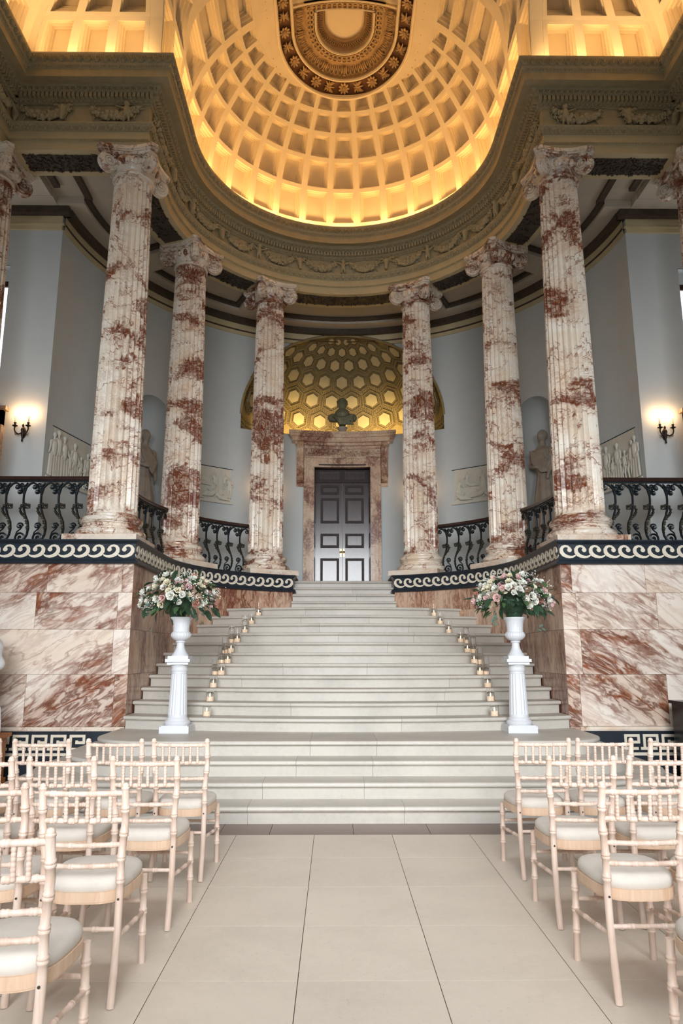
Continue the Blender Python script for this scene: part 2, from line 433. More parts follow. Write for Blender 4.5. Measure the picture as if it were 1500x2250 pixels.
# wave scroll unit (cream inlay), one shared mesh per hand
def wave_mesh(hand):
    W_, H_ = .192, .178
    cl = [((.24,.66),.10),((.24,.78),.085),((.36,.89),.075),((.53,.92),.08),((.70,.85),.10),((.80,.68),.12),((.79,.47),.135),((.66,.28),.135),((.46,.16),.115),((.24,.11),.095),((.04,.13),.075),((-.10,.20),.055),((-.19,.29),.02)]
    L, Rr = [], []
    for i, (p, w) in enumerate(cl):
        a = Vector(cl[max(i-1, 0)][0]); b = Vector(cl[min(i+1, len(cl)-1)][0]); d = (b-a).normalized(); n = Vector((-d.y, d.x))
        q = Vector(p); L.append(q+n*w); Rr.append(q-n*w)
    g = G(); n = len(cl)
    T = lambda q, y: ((q[0]-.4)*W_*hand, y, (q[1]-.5)*H_)
    vs = [T(q, -.004) for q in L]+[T(q, -.004) for q in Rr]+[T(q, .004) for q in L]+[T(q, .004) for q in Rr]
    fs = []
    for i in range(n-1):
        fs += [(i, i+1, n+i+1, n+i), (i, 2*n+i, 2*n+i+1, i+1), (n+i, n+i+1, 3*n+i+1, 3*n+i)]
    g.add(vs, fs)
    c = cl[0][0]; pr = [(c[0]+.155*cos(a), c[1]-.03+.16*sin(a)) for a in [2*pi*i/14 for i in range(14)]]
    g.add([T(q, -.0045) for q in pr]+[T(q, .004) for q in pr], [tuple(range(14))]+[(i, (i+1) % 14, 14+(i+1) % 14, 14+i) for i in range(14)])
    return g.mesh('wave_scroll', M['inlay'], 30)
WAVE = {1: wave_mesh(1), -1: wave_mesh(-1)}
def key_mesh():
    g = G(); h, w, tk = .185, .205, .032
    def bar(x0, x1, z0, z1): g.box(x0, x1, -.004, .004, z0, z1)
    bar(0, tk, tk, h); bar(tk, w-.012, h-tk, h); bar(w-.012-tk, w-.012, .075, h-tk); bar(.075, w-.012-tk, .075, .075+tk)
    bar(.075, .075+tk, .075+tk, .118); bar(-.035, w-.035, 0, tk)
    return g.mesh('greek_key', M['inlay'], 0)
KEY = key_mesh()
ZB = [.628, 1.26, 1.82, 2.285, 2.66]
for s, side in ((-1, 'left'), (1, 'right')):
    # plan path of the wall face, room on the right-hand side of travel
    front = [(-9.0, YP), (-RP, YP)]; inner = [(-RP, YP), (-RP, YC)]+arcpts(RP, pi, pi-AE, 26)[1:]
    path = front+inner[1:]
    if s > 0: path = mirror(path); front = mirror(front); inner = mirror(inner)
    pod = thing('wall_podium_'+side, 'red veined marble podium beside the '+side+' flank of the staircase', None, kind='structure')
    g = G(); sweep(g, path, [(-.02, 0), (-.02, 2.7)])
    endx = path[-1] if s < 0 else path[0]
    g.box(min(s*.965, s*1.3), max(s*.965, s*1.3), YC+RP*sin(AE)+.03, 14.4, 2.2, 2.66)
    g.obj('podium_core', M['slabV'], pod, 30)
    # slabs on the front, in courses
    vx = [[-9, -6.2, -4.62, -3.86, -2.90, -RP], [-9, -5.6, -3.98, -2.94, -RP], [-9, -4.9, -2.97, -RP], [-9, -5.4, -4.02, -2.92, -RP]]
    for c in range(4):
        z0, z1 = ZB[c], ZB[c+1]
        xs = vx[3-c]
        for a, b in zip(xs, xs[1:]):
            a2, b2 = (a, b) if s < 0 else (-b, -a)
            gg = G(); gg.box(a2+.0018, b2-.0018, YP-.0, YP+.03, z0+.0018, z1-.0018); gg.obj('marble_slab', M['slab' if s < 0 else 'slabR'], pod, 0)
        # curved inner face
        cuts = [0, .52, .52+.9, 2.3, 3.3, 4.35, 5.3, 6.2]
        L = [0]
        for p, q in zip(inner, inner[1:]): L.append(L[-1]+hypot(q[0]-p[0], q[1]-p[1]))
        tot = L[-1]
        def at(d):
            d = max(0, min(tot, d))
            for i in range(len(L)-1):
                if L[i+1] >= d:
                    u = (d-L[i])/max(1e-9, L[i+1]-L[i]); return (inner[i][0]+u*(inner[i+1][0]-inner[i][0]), inner[i][1]+u*(inner[i+1][1]-inner[i][1]))
            return inner[-1]
        sh = .28*(c % 2)
        cc = [0]+[x+sh for x in cuts[1:] if x+sh < tot-.3]+[tot]
        for a, b in zip(cc, cc[1:]):
            n = max(2, int((b-a)/.12)); pts = [at(a+.0018+(b-a-.0036)*i/n) for i in range(n+1)]
            if s > 0: pts = [at(tot-(tot-a) if False else a+.0018+(b-a-.0036)*i/n) for i in range(n+1)]
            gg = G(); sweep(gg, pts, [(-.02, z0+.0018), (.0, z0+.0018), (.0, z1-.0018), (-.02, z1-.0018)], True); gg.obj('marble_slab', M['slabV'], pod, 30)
    # end face beside the upper flight
    # dark coping with cornice mouldings
    g = G(); cp = [(-.05, 2.655), (.055, 2.655), (.062, 2.672), (.055, 2.690), (.02, 2.705), (.012, 2.72), (.012, 2.915), (.02, 2.925), (.035, 2.935), (.05, 2.95), (.058, 2.952), (.058, ZP), (-.32, ZP), (-.32, ZG-.05)]
    ex = (s*.96, path[-1][1] if s < 0 else path[0][1])
    pth = list(path)
    if s < 0: pth = pth+[(-.955, 14.2)]
    else: pth = [(.955, 14.2)]+pth
    sweep(g, pth, cp); g.obj('coping', M['dark'], pod, 30)
    # scrolls along the band
    zb = (2.72+2.915)/2
    def place(p, nrm, hand):
        o = link('wave_scroll', WAVE[hand], pod, (p[0]+nrm[0]*.0165, p[1]+nrm[1]*.0165, zb), atan2(nrm[1], nrm[0])+pi/2)
    hand = 1 if s < 0 else -1
    n = 18; x = RP+.10
    for i in range(n): place((s*x, YP), (0, -1), hand); x += .192
    L = [0]
    for p, q in zip(inner, inner[1:]): L.append(L[-1]+hypot(q[0]-p[0], q[1]-p[1]))
    tot = L[-1]; m = int(tot/.192); st = tot/m
    for i in range(m):
        d = (i+.5)*st; p = at(d); q0, q1 = at(d-.02), at(d+.02); tx, ty = q1[0]-q0[0], q1[1]-q0[1]; l = hypot(tx, ty); nr = (ty/l, -tx/l)
        place(p, nr, hand)
    # base: dark band, cream fillets, greek key
    g = G(); sweep(g, front, [(-.02, 0), (.05, 0), (.05, .20), (.02, .22), (.02, .575), (-.02, .575)], True); g.obj('base_band', M['dark'], pod, 0)
    g = G(); sweep(g, front, [(-.02, .578), (.03, .578), (.035, .60), (.02, .627), (-.02, .627)], True); g.obj('upper_fillet', M['plinth'], pod, 0)
    g = G(); sweep(g, front, [(-.01, .285), (.026, .285), (.026, .32), (-.01, .32)], True); g.obj('lower_fillet', M['inlay'], pod, 0)
    x = 3.42
    while x < 7.5:
        link('greek_key', KEY, pod, (s*x, YP-.024, .352), 0, (1, 1, 1) if s > 0 else (1, 1, 1)); x += .232

# ------------------------------------------------------------------ entablature
half = [(-XF, 1.5), (-XF, YF), (-RF, YF), (-RF, YC)]+arcpts(RF, pi, pi/2, 40)[1:]
EPATH = half+mirror(half)[1:]
SEGS = []                        # (kind, length, fn(s)->(pos, tangent, room normal)) on the frieze face
def seg_line(a, b):
    a, b = Vector(a), Vector(b); L = (b-a).length; t = (b-a)/L; n = Vector((t.y, -t.x))
    return (L, lambda u: (a+t*u, t, n))
def seg_arc():
    L = pi*RF
    def f(u):
        a = pi-u/RF; n = Vector((-cos(a), -sin(a))); return (Vector((RF*cos(a), YC+RF*sin(a))), Vector((sin(a), -cos(a))), n)
    return (L, f)
SEGS = [('side', *seg_line((-XF, 1.5), (-XF, YF))), ('front', *seg_line((-XF, YF), (-RF, YF))), ('return', *seg_line((-RF, YF), (-RF, YC))), ('arc', *seg_arc()),
        ('return', *seg_line((RF, YC), (RF, YF))), ('front', *seg_line((RF, YF), (XF, YF))), ('side', *seg_line((XF, YF), (XF, 1.5)))]
ent = thing('trim_1', 'carved olive and cream entablature carried by the marble columns', None, kind='structure')
def esweep(name, prof, mat, ang=28):
    g = G(); sweep(g, EPATH, prof, False); return g.obj(name, M[mat], ent, ang)
A = Z0
esweep('architrave', [(-.62, A+.16), (-.62, A), (-.03, A), (-.03, A+.15), (-.01, A+.155), (-.01, A+.17), (.0, A+.175), (.0, A+.30)], 'fascia')
esweep('architrave_moulding', [(.0, A+.30), (.015, A+.30), (.02, A+.32), (.035, A+.345), (.06, A+.39), (.07, A+.395), (.07, A+.42), (0, A+.42)], 'plaster')
esweep('frieze', [(0, A+.42), (0, A+.78)], 'plaster')
esweep('bed_moulding', [(0, A+.74), (.03, A+.745), (.05, A+.775), (.06, A+.80), (.075, A+.805), (.075, A+.885), (.125, A+.885), (.135, A+.90), (.175, A+.955), (.185, A+.96), (.185, A+.975)], 'plaster')
esweep('corona', [(.185, A+.975), (.20, A+.975), (.20, A+.985), (.335, A+.965), (.335, A+1.085), (.345, A+1.09), (.35, A+1.10), (.375, A+1.145), (.38, A+1.15), (.385, A+1.16), (.39, A+1.20), (.40, A+1.235), (.42, A+1.27), (.425, A+1.275), (.425, A+1.30), (.10, A+1.30)], 'plaster')
def run(name, unit, spacing, d, z, mat, smooth=40, skip=None, ends=0.0):
    """repeat a small carved unit (local x along, y to the room, z up) along every length of the entablature"""
    U = np.array(unit.v); F = unit.f; vs = []; fs = []
    for kind, L, fn in SEGS:
        k = 1.0
        if kind == 'arc': Ld = pi*(RF-d); k = RF/(RF-d); s0 = 0; s1 = L
        else:
            k = 1.0; s0, s1 = {'side': (0, L-d) , 'front': (d, L+d), 'return': (-d, L)}[kind]
            if fn(0)[0].x > .1 or (kind == 'side' and fn(0)[0].x > 0):
                s0, s1 = {'side': (d, L), 'front': (-d, L-d), 'return': (0, L+d)}[kind]
            Ld = s1-s0
        n = max(1, round(Ld/spacing)); st = (s1-s0)/n; sc = (Ld/n)/spacing
        for i in range(n):
            p, t_, nn = fn(s0+(i+.5)*st)
            o = np.array([p.x+nn.x*d, p.y+nn.y*d, z])
            Wv = o+np.outer(U[:, 0]*sc, [t_.x, t_.y, 0])+np.outer(U[:, 1]*1.45, [nn.x, nn.y, 0])+np.outer(U[:, 2], [0, 0, 1])
            b = len(vs); vs.extend(map(tuple, Wv)); fs.extend([tuple(q+b for q in f) for f in F])
    g = G(); g.v = vs; g.f = fs
    return tag(g.obj(name, M[mat], ent, smooth, fix=False), kind='stuff')
def half_ell(g, c, r, n=8, m=3, tilt=0):
    """half ellipsoid bulging to +y"""
    vs = []; fs = []
    for j in range(m):
        ph = pi/2*j/m
        for i in range(n):
            a = 2*pi*i/n; x, z = r[0]*cos(a)*cos(ph), r[2]*sin(a)*cos(ph)
            vs.append((c[0]+x*cos(tilt)-z*sin(tilt), c[1]+r[1]*sin(ph), c[2]+x*sin(tilt)+z*cos(tilt)))
    vs.append((c[0], c[1]+r[1], c[2]))
    for j in range(m-1):
        for i in range(n): k = (i+1) % n; fs.append((j*n+k, j*n+i, (j+1)*n+i, (j+1)*n+k))
    for i in range(n): fs.append(((m-1)*n+(i+1) % n, (m-1)*n+i, m*n))
    return g.add(vs, fs)
u = G()                                              # acanthus on the crowning cyma
for x, tl, zz, w in ((0, 0, 0, .016), (-.026, .35, -.006, .013), (.026, -.35, -.006, .013), (-.048, .62, -.018, .010), (.048, -.62, -.018, .010)): half_ell(u, (x, 0, zz), (w, .030, .062), 6, 2, tl)
half_ell(u, (.068, 0, .02), (.012, .022, .045), 6, 2)
run('acanthus_cyma', u, .135, .392, A+1.222, 'plaster')
u = G(); half_ell(u, (0, 0, -.004), (.014, .022, .022), 6, 2); half_ell(u, (.028, 0, .006), (.009, .016, .02), 5, 2)
run('leaf_ovolo', u, .055, .352, A+1.118, 'plaster')
u = G(); half_ell(u, (0, 0, 0), (.021, .034, .032), 8, 3)
u.tube([(-.034, .012, .034), (-.033, .014, -.004), (-.018, .016, -.034), (0, .018, -.044), (.018, .016, -.034), (.033, .014, -.004), (.034, .012, .034)], .006, 4)
half_ell(u, (.045, .008, -.008), (.006, .018, .03), 4, 2)
run('egg_and_dart', u, .092, .142, A+.925, 'plaster')
u = G(); u.box(-.022, .022, -.005, .038, -.038, .036)
run('dentil_course', u, .066, .078, A+.845, 'plaster', 0)
u = G(); half_ell(u, (0, 0, 0), (.020, .026, .024), 6, 2); u.tube([(-.032, .004, .024), (-.026, .012, -.012), (0, .016, -.030), (.026, .012, -.012), (.032, .004, .024)], .005, 4)
run('leaf_and_tongue', u, .070, .045, A+.776, 'plaster')
u = G(); u.tube([(-.062, 0, -.052), (-.055, .012, -.01), (-.03, .018, .03), (0, .022, .045), (.03, .018, .03), (.055, .012, -.01), (.062, 0, -.052)], .0085, 5)
for x, tl in ((0, 0), (-.022, .5), (.022, -.5)): half_ell(u, (x, 0, -.022), (.009, .020, .032), 6, 2, tl)
half_ell(u, (.066, 0, .015), (.012, .018, .03), 6, 2)
run('leaf_arch_moulding', u, .132, .030, A+.356, 'plaster')
u = G(); half_ell(u, (0, 0, 0), (.016, .016, .012), 6, 2); half_ell(u, (.022, 0, 0), (.005, .012, .011), 4, 1)
run('bead_and_reel', u, .05, -.005, A+.163, 'fascia')

# frieze: ox skulls, cherubs and fruit swags, each a part of its own
def skull_mesh():
    g = G(); g.cap((0, .03, .06), (0, .055, -.12), .058, .028); g.ell((-.04, .05, .05), (.03, .03, .025)); g.ell((.04, .05, .05), (.03, .03, .025)); g.ell((0, .055, -.13), (.034, .03, .025))
    for s in (-1, 1):
        g.tube([(s*.04, .03, .09), (s*.085, .05, .105), (s*.12, .05, .085), (s*.135, .04, .12), (s*.13, .03, .15)], [.02, .019, .016, .011, .004], 6)
        g.tube([(s*.05, .02, .07), (s*.10, .03, .05), (s*.12, .03, .03)], [.016, .016, .006], 6)
    return remesh(g, 'ox_skull', M['plaster'], .011, 2)
def cherub_mesh():
    g = G(); g.ell((0, .05, .115), .043, 2); g.cap((0, .04, .04), (0, .045, -.035), .047, .043)
    for s in (-1, 1):
        g.cap((s*.045, .04, .05), (s*.105, .045, .075), .019, .016); g.cap((s*.105, .045, .075), (s*.155, .04, .10), .015, .013)
        g.cap((s*.024, .045, -.06), (s*.030, .05, -.115), .027, .022); g.cap((s*.030, .05, -.115), (s*.034, .04, -.165), .020, .016); g.ell((s*.036, .055, -.172), (.016, .026, .012))
    g.ell((0, .085, .118), (.011, .014, .012)); g.ell((0, .03, .145), (.042, .04, .03))
    return remesh(g, 'cherub', M['plaster'], .010, 2)
SK, CH = skull_mesh(), cherub_mesh()
gr = random.Random(11)
def swag(fn, s0, s1):
    g = G(); n = 30
    def P(s, y, z):
        p, t_, nn = fn(s); return (p.x+nn.x*y, p.y+nn.y*y, A+.60+z)
    for i in range(n):
        for q in range(5):
            f = gr.uniform(.06, .94); zz = .135-.22*sin(pi*f)**.75+gr.uniform(-.05, .05); r = gr.uniform(.016, .036)*(0.75+.5*sin(pi*f))
            R3 = Euler((gr.uniform(0, 3), gr.uniform(0, 3), gr.uniform(0, 3))).to_matrix()
            g.ell(P(s0+(s1-s0)*f, .030+gr.uniform(0, .045)+.012*sin(pi*f), zz), (r, r*gr.uniform(.55, 1), r*gr.uniform(.8, 1.3)), 0 if r < .02 else 1, R3)
    for k in range(30):                               # leaves and ribbons
        f = gr.choice([gr.uniform(.04, .28), gr.uniform(.72, .96), gr.uniform(.2, .8)]); zz = .12-.2*sin(pi*f)**.75+gr.uniform(-.04, .06)
        R3 = Euler((gr.uniform(-.5, .5), gr.uniform(0, 6), 0)).to_matrix(); g.ell(P(s0+(s1-s0)*f, .025, zz), (.018, .016, .062), 0, R3)
    for e, d in ((s0, 1), (s1, -1)):
        g.tube([P(e+d*.03, .03, .13), P(e+d*.07, .045, .10), P(e+d*.10, .04, .13), P(e+d*.16, .03, .115)], [.01, .014, .012, .005], 5)
        g.tube([P(e+d*.10, .03, -.02), P(e+d*.13, .035, -.09), P(e+d*.10, .03, -.14)], [.010, .012, .005], 5)
    g.ell(P((s0+s1)/2, .012, .05), (.05, .012, .05), 1); g.ell(P((s0+s1)/2+.04, .016, .09), (.03, .012, .03), 1)
    return g
for kind, L, fn in SEGS:
    if kind == 'side':
        a, b = (L-2.6, L) if fn(0)[0].x < 0 else (0, 2.6)
        cells = 3
    else: a, b = 0, L; cells = {'front': 2, 'return': 1, 'arc': 10}[kind]
    st = (b-a)/cells
    for i in range(cells):
        swag(fn, a+i*st+.10, a+(i+1)*st-.10).obj('fruit_swag', M['plaster'], ent, 60, fix=False)
    for i in range(cells+1):
        if kind in ('return',): continue
        if kind == 'front' and i != 1: continue
        s_ = a+i*st; p, t_, nn = fn(s_)
        if kind == 'front': s_ = a+(.80 if p.x < 0 else b-.80); p, t_, nn = fn(s_)
        link('ox_skull' if (i % 2 == (1 if kind == 'front' else 0)) else 'cherub', SK if (i % 2 == (1 if kind == 'front' else 0)) else CH, ent, (p.x, p.y, A+.60), atan2(nn.y, nn.x)-pi/2, (1.1, 1.5, 1.0))
for s in (-1, 1):
    link('cherub', CH, ent, (s*(RF+.33), YF, A+.60), pi, (1.1, 1.5, 1.0)); link('ox_skull', SK, ent, (s*RF, YC-.55, A+.60), s*pi/2)

# ------------------------------------------------------------------ marble columns
def column_parts(root):
    g = G(); g.box(-.49, .49, -.49, .49, 0, .095); g.obj('plinth', M['plinth'], root, 0)
    prof = []
    def torus(z0, z1, r, n=7):
        h = (z1-z0)/2
        for i in range(n+1): a = -pi/2+pi*i/n; prof.append((r-h+h*cos(a), z0+h+h*sin(a)))
    prof.append((.40, .095)); torus(.095, .20, .475); prof += [(.425, .205), (.425, .215)]
    prof += [(.40, .225), (.385, .245), (.385, .262), (.40, .278), (.412, .28), (.412, .29)]; torus(.29, .375, .425); prof += [(.372, .378), (.372, .392), (.352, .41), (.345, .425)]
    G().lathe(prof, 48).obj('column_base', M['col'], root, 40)
    z0, z1 = .42, 5.60; n = 24*6
    zs = [z0, z0+.03, z0+.06, z0+.10, z0+.15]+[z0+.15+(z1-z0-.27)*i/12 for i in range(1, 13)]+[z1-.08, z1-.05, z1-.02, z1]
    def rr(z): u = (z-z0)/(z1-z0); return .338-.058*u**1.5
    def fl(r, z, a):
        e = min(z-z0, z1-z)
        k = 0 if e < .045 else min(1, (e-.045)/.06); k = k**.5
        f = ((a/(2*pi)*24) % 1.0)
        if f < .10 or f > .90: return r
        return r-.042*k*sin(pi*(f-.10)/.80)**.8
    G().lathe([(rr(z), z) for z in zs], n, fn=fl, cap=False).obj('shaft', M['col'], root, 50)
    cap_ = G().lathe([(.285, 5.595), (.305, 5.60), (.315, 5.62), (.308, 5.64), (.29, 5.645), (.285, 5.66), (.29, 5.69), (.33, 5.74), (.36, 5.80), (.37, 5.86), (.36, 5.88), (.33, 5.885)], 40).obj('echinus', M['col'], root, 40)
    # abacus with hollowed sides
    pl = []
    for q in range(4):
        a = q*pi/2; c0 = Vector((.43, -.36)); c1 = Vector((.43, .36))
        for i in range(9):
            u_ = i/8; p = c0.lerp(c1, u_); p.x = .44-.085*sin(pi*u_); r_ = Matrix.Rotation(a, 2) @ p; pl.append((r_.x, r_.y))
    g = G(); g.prism(pl, 5.925, 5.955); g.prism([(x*1.05, y*1.05) for x, y in pl], 5.955, 6.01); g.prism([(x*.93, y*.93) for x, y in pl], 5.88, 5.93); g.obj('abacus', M['col'], root, 30)
    ev = G(); ev.ell((0, 0, 0), (.042, .040, .068), 2)
    em = ev.mesh('egg', M['col'], 60)
    for q in range(4):
        for d in (-.34, 0, .34):
            a = q*pi/2+d; link('egg', em, cap_, (.345*cos(a), .345*sin(a), 5.80), a-pi/2)
    vg = G(); Rv = .152                               # corner volute: rolled band with a raised spiral on both cheeks
    vg.lathe([(.02, -.055), (Rv*.80, -.050), (Rv*.96, -.045), (Rv, -.025), (Rv*.93, 0), (Rv, .025), (Rv*.96, .045), (Rv*.80, .050), (.02, .055)], 28)
    for s_ in (-1, 1):
        pts = []; rs = []
        for i in range(64):
            th_ = i/63*2*pi*2.4; r_ = Rv*.93*(.80**(th_/(pi/1.15))); pts.append((r_*cos(th_+1.2), r_*sin(th_+1.2)*1, s_*(.052+.022*(1-r_/Rv)))); rs.append(.019*(.35+.65*r_/Rv))
        vg.tube(pts, rs, 6); vg.ell((0, 0, s_*.068), (.026, .026, .016), 1)
    vm = vg.mesh('volute', M['col'], 45)
    for q in range(4):
        a = q*pi/2+pi/4
        o = link('volute', vm, root); o.matrix_local = Matrix.Translation((.435*cos(a), .435*sin(a), 5.775)) @ Matrix.Rotation(a, 4, 'Z') @ Matrix.Rotation(pi/2, 4, 'X')
    bg = G()
    for q in range(4):
        a = q*pi/2+pi/4
        for s_ in (-1, 1):
            c = Vector((cos(a), sin(a), 0)); n_ = Vector((-sin(a), cos(a), 0))
            bg.tube([c*.30+n_*s_*.20+Vector((0,0,5.895)), c*.40+n_*s_*.10+Vector((0,0,5.905)), c*.44+n_*s_*.055+Vector((0,0,5.925))], [.025, .028, .022], 6)
    bg.obj('volute_band', M['col'], root, 60)
angs = [26.5, 62.0]
COLS = []
for s in (-1, 1):
    side = 'left' if s < 0 else 'right'
    for nm, x, y in (('front corner', 3.27, 9.74), ('middle', 3.22*cos(rad(angs[0])), YC+3.22*sin(rad(angs[0]))), ('door-flanking', 3.22*cos(rad(angs[1])), YC+3.22*sin(rad(angs[1]))), ('outer', 5.42, 9.74)):
        rz = 0 if nm in ('front corner', 'outer') else atan2(y-YC, s*x)
        COLS.append((nm, side, s*x, y, rz))
proto = None
lab = {('front corner', 'left'): 'fluted red-veined marble column on the podium corner, left of the stairs', ('front corner', 'right'): 'fluted red-veined marble column on the podium corner, right of the stairs',
       ('middle', 'left'): 'fluted marble column behind the left flower urn, between two railings', ('middle', 'right'): 'fluted marble column behind the right flower urn, between two railings',
       ('door-flanking', 'left'): 'fluted marble column just left of the panelled door', ('door-flanking', 'right'): 'fluted marble column just right of the panelled door',
       ('outer', 'left'): 'marble column cut by the left edge of the picture', ('outer', 'right'): 'marble column cut by the right edge of the picture'}
for nm, side, x, y, rz in COLS:
    if proto is None:
        proto = thing('marble_column', '', 'column', (x, y, ZP), rz, 'marble columns of the apse'); column_parts(proto); c = proto
    else:
        c = copy_tree(proto); c.location = (x, y, ZP); c.rotation_euler = (0, 0, rz)
    c['label'] = lab[(nm, side)]
# ------------------------------------------------------------------ half dome and tunnel vault with coffers
dome = thing('ceiling_dome', 'coffered half dome glowing amber above the apse', None, kind='structure')
EL = [4.0, 18.65, 30.7, 40.4, 48.6, 55.2]
def sph(az, el, d=0.0):
    """az 0 = towards the door, el from the springing; d = depth into the vault"""
    r = RD+d; return (r*cos(el)*sin(az), YC+r*cos(el)*cos(az), ZC+r*sin(el))
def barrel(sgn, y, el, d=0.0):
    r = RD+d; return (sgn*r*cos(el), y, ZC+r*sin(el))
STEPS = [(0.0, 0.0), (1.0, 0.0), (1.0, .05), (1.6, .052), (1.62, .10), (2.2, .102), (2.22, .15), (2.75, .152), (2.78, .18)]
def coffer(fn, wu, wv, ru, rv, name, mat, parent, n=4, steps=STEPS):
    """fn(u, v, depth) maps the cell; wu, wv cell size in metres, ru, rv rib half widths in metres"""
    g = G(); rings = []
    for k, d in steps:
        iu = min(.46, (ru*min(k, 1)+.030*max(0, k-1)*1.2)/wu) if k else 0; iv = min(.46, (rv*min(k, 1)+.030*max(0, k-1)*1.2)/wv) if k else 0
        pts = []
        cs = [(iu, iv), (1-iu, iv), (1-iu, 1-iv), (iu, 1-iv)]
        for q in range(4):
            a, b = cs[q], cs[(q+1) % 4]
            for i in range(n): pts.append(fn(a[0]+(b[0]-a[0])*i/n, a[1]+(b[1]-a[1])*i/n, d))
        rings.append(pts)
    m = 4*n; vs = [p for r in rings for p in r]; fs = []
    for j in range(len(rings)-1):
        for i in range(m): fs.append((j*m+i, j*m+(i+1) % m, (j+1)*m+(i+1) % m, (j+1)*m+i))
    fs.append(tuple(range((len(rings)-1)*m, len(rings)*m)))
    g.add(vs, fs); return g.obj(name, M[mat], parent, 25, fix=False)
DA = pi/15
for k in range(-7, 8):
    a0, a1 = (k-.5)*DA, (k+.5)*DA
    for r in range(5):
        e0, e1 = rad(EL[r]), rad(EL[r+1]); em = (e0+e1)/2; wu = RD*cos(em)*DA; wv = RD*(e1-e0)
        fn = lambda u, v, d, a0=a0, a1=a1, e0=e0, e1=e1: sph(a0+(a1-a0)*u, e0+(e1-e0)*v, d)
        coffer(fn, wu, wv, wu*.115, .040 if r < 4 else .03, 'coffer', 'coffer', dome)
g = G(); g.grid(lambda u, v: sph(-pi/2+pi*u, rad(-3)+rad(EL[0]+3)*v), 60, 1); g.obj('springing_band', M['coffer'], dome, 60)
# cove of the hall vault: quarter round section rising from the front and side cornices
Y0V, X0V, RHO = 9.22, 4.87, .95
def cove_p(h):      # height above springing -> projection towards the room
    return RHO-sqrt(max(0, RHO*RHO-h*h)) if h <= RHO*.94 else (RHO-sqrt(RHO*RHO*(1-.94**2)))+(h-RHO*.94)*2.75
def cove_h(sl):     # arc length -> height
    return RHO*sin(min(sl/RHO, asin(.94))) + max(0, sl-RHO*asin(.94))*.342
# tunnel between dome and cove: three coffers deep, front edge following the cove
for s in (-1, 1):
    for r in range(5):
        e0, e1 = rad(EL[r]), rad(EL[r+1])
        for c in range(3):
            def fn(u, v, d, e0=e0, e1=e1, c=c, s=s):
                el = e0+(e1-e0)*v; yf = Y0V-cove_p(min(RD*sin(el), 1.35)) ; y = YC+(yf+.02-YC)*((c+u)/3); return barrel(s, y, el, d)
            coffer(fn, (YC-Y0V+.3)/3, RD*(e1-e0), .065, .040 if r < 4 else .03, 'coffer', 'coffer', dome)
    g = G(); g.grid(lambda u, v: barrel(s, YC+(Y0V-YC)*u, rad(-3)+rad(EL[0]+3)*v), 2, 1); g.obj('springing_band', M['coffer'], dome, 60)
# cove coffers over the front lengths (three wide) and the side lengths
for s in (-1, 1):
    side = 'left' if s < 0 else 'right'
    cv = thing('ceiling_vault_'+side, 'coffered cream vault over the '+side+' front cornice', None, kind='structure')
    rows = [(-.05, .66), (.66, 1.30), (1.30, 2.0)]
    for r, (l0, l1) in enumerate(rows):
        for c in range(3):
            def fn(u, v, d, l0=l0, l1=l1, c=c, s=s):
                sl = l0+(l1-l0)*v; h = cove_h(max(0, sl)) if sl > 0 else sl; p = cove_p(max(0, h))
                th_ = min(max(sl, 0)/RHO, 1.22)
                hh = min(abs(h), RD*.98); xin = sqrt(RD*RD-hh*hh)+.0; xout = X0V-p
                x = xin+.20+(xout-.12-xin-.20)*((c+u)/3)
                return (s*x, Y0V-p+d*cos(th_), ZC+h+d*sin(th_))
            coffer(fn, .6, l1-l0, .075, .055, 'coffer', 'coffer', cv, 4, [(k, d*1.5) for k, d in STEPS])
        for e in (0, 1):
            def fn2(u, v, l0=l0, l1=l1, e=e, s=s):
                sl = l0+(l1-l0)*v; h = cove_h(max(0, sl)) if sl > 0 else sl; p = cove_p(max(0, h)); hh = min(abs(h), RD*.98); xin = sqrt(RD*RD-hh*hh); xout = X0V-p
                x = xin+.20*u if e == 0 else xout-.12+.12*u
                return (s*x, Y0V-p, ZC+h)
            g = G(); g.grid(fn2, 1, 8); g.obj('rib_band', M['coffer'], cv, 60)
    for r, (l0, l1) in enumerate(rows):
        for c in range(6):
            def fn(u, v, d, l0=l0, l1=l1, c=c, s=s):
                sl = l0+(l1-l0)*v; h = cove_h(max(0, sl)) if sl > 0 else sl; p = cove_p(max(0, h)); th_ = min(max(sl, 0)/RHO, 1.22)
                y1 = Y0V-p-.12; y = y1-(y1-4.6)*((c+u)/6) if False else (y1-.62*(c+u))
                return (s*(X0V-p+d*cos(th_)), y, ZC+h+d*sin(th_))
            coffer(fn, .62, l1-l0, .075, .055, 'coffer', 'coffer', cv, 4, [(k, d*1.5) for k, d in STEPS])
        def fn3(u, v, l0=l0, l1=l1, s=s):
            sl = l0+(l1-l0)*v; h = cove_h(max(0, sl)) if sl > 0 else sl; p = cove_p(max(0, h))
            return (s*(X0V-p), Y0V-p-.12*u, ZC+h)
        g = G(); g.grid(fn3, 1, 8); g.obj('rib_band', M['coffer'], cv, 60)
hl = G(); hl.box(-9, 9, -4, 7.6, 11.75, 11.85); tag(hl.obj('ceiling', M['coffer'], smooth=0), 'flat ceiling of the hall', None, None, 'structure')

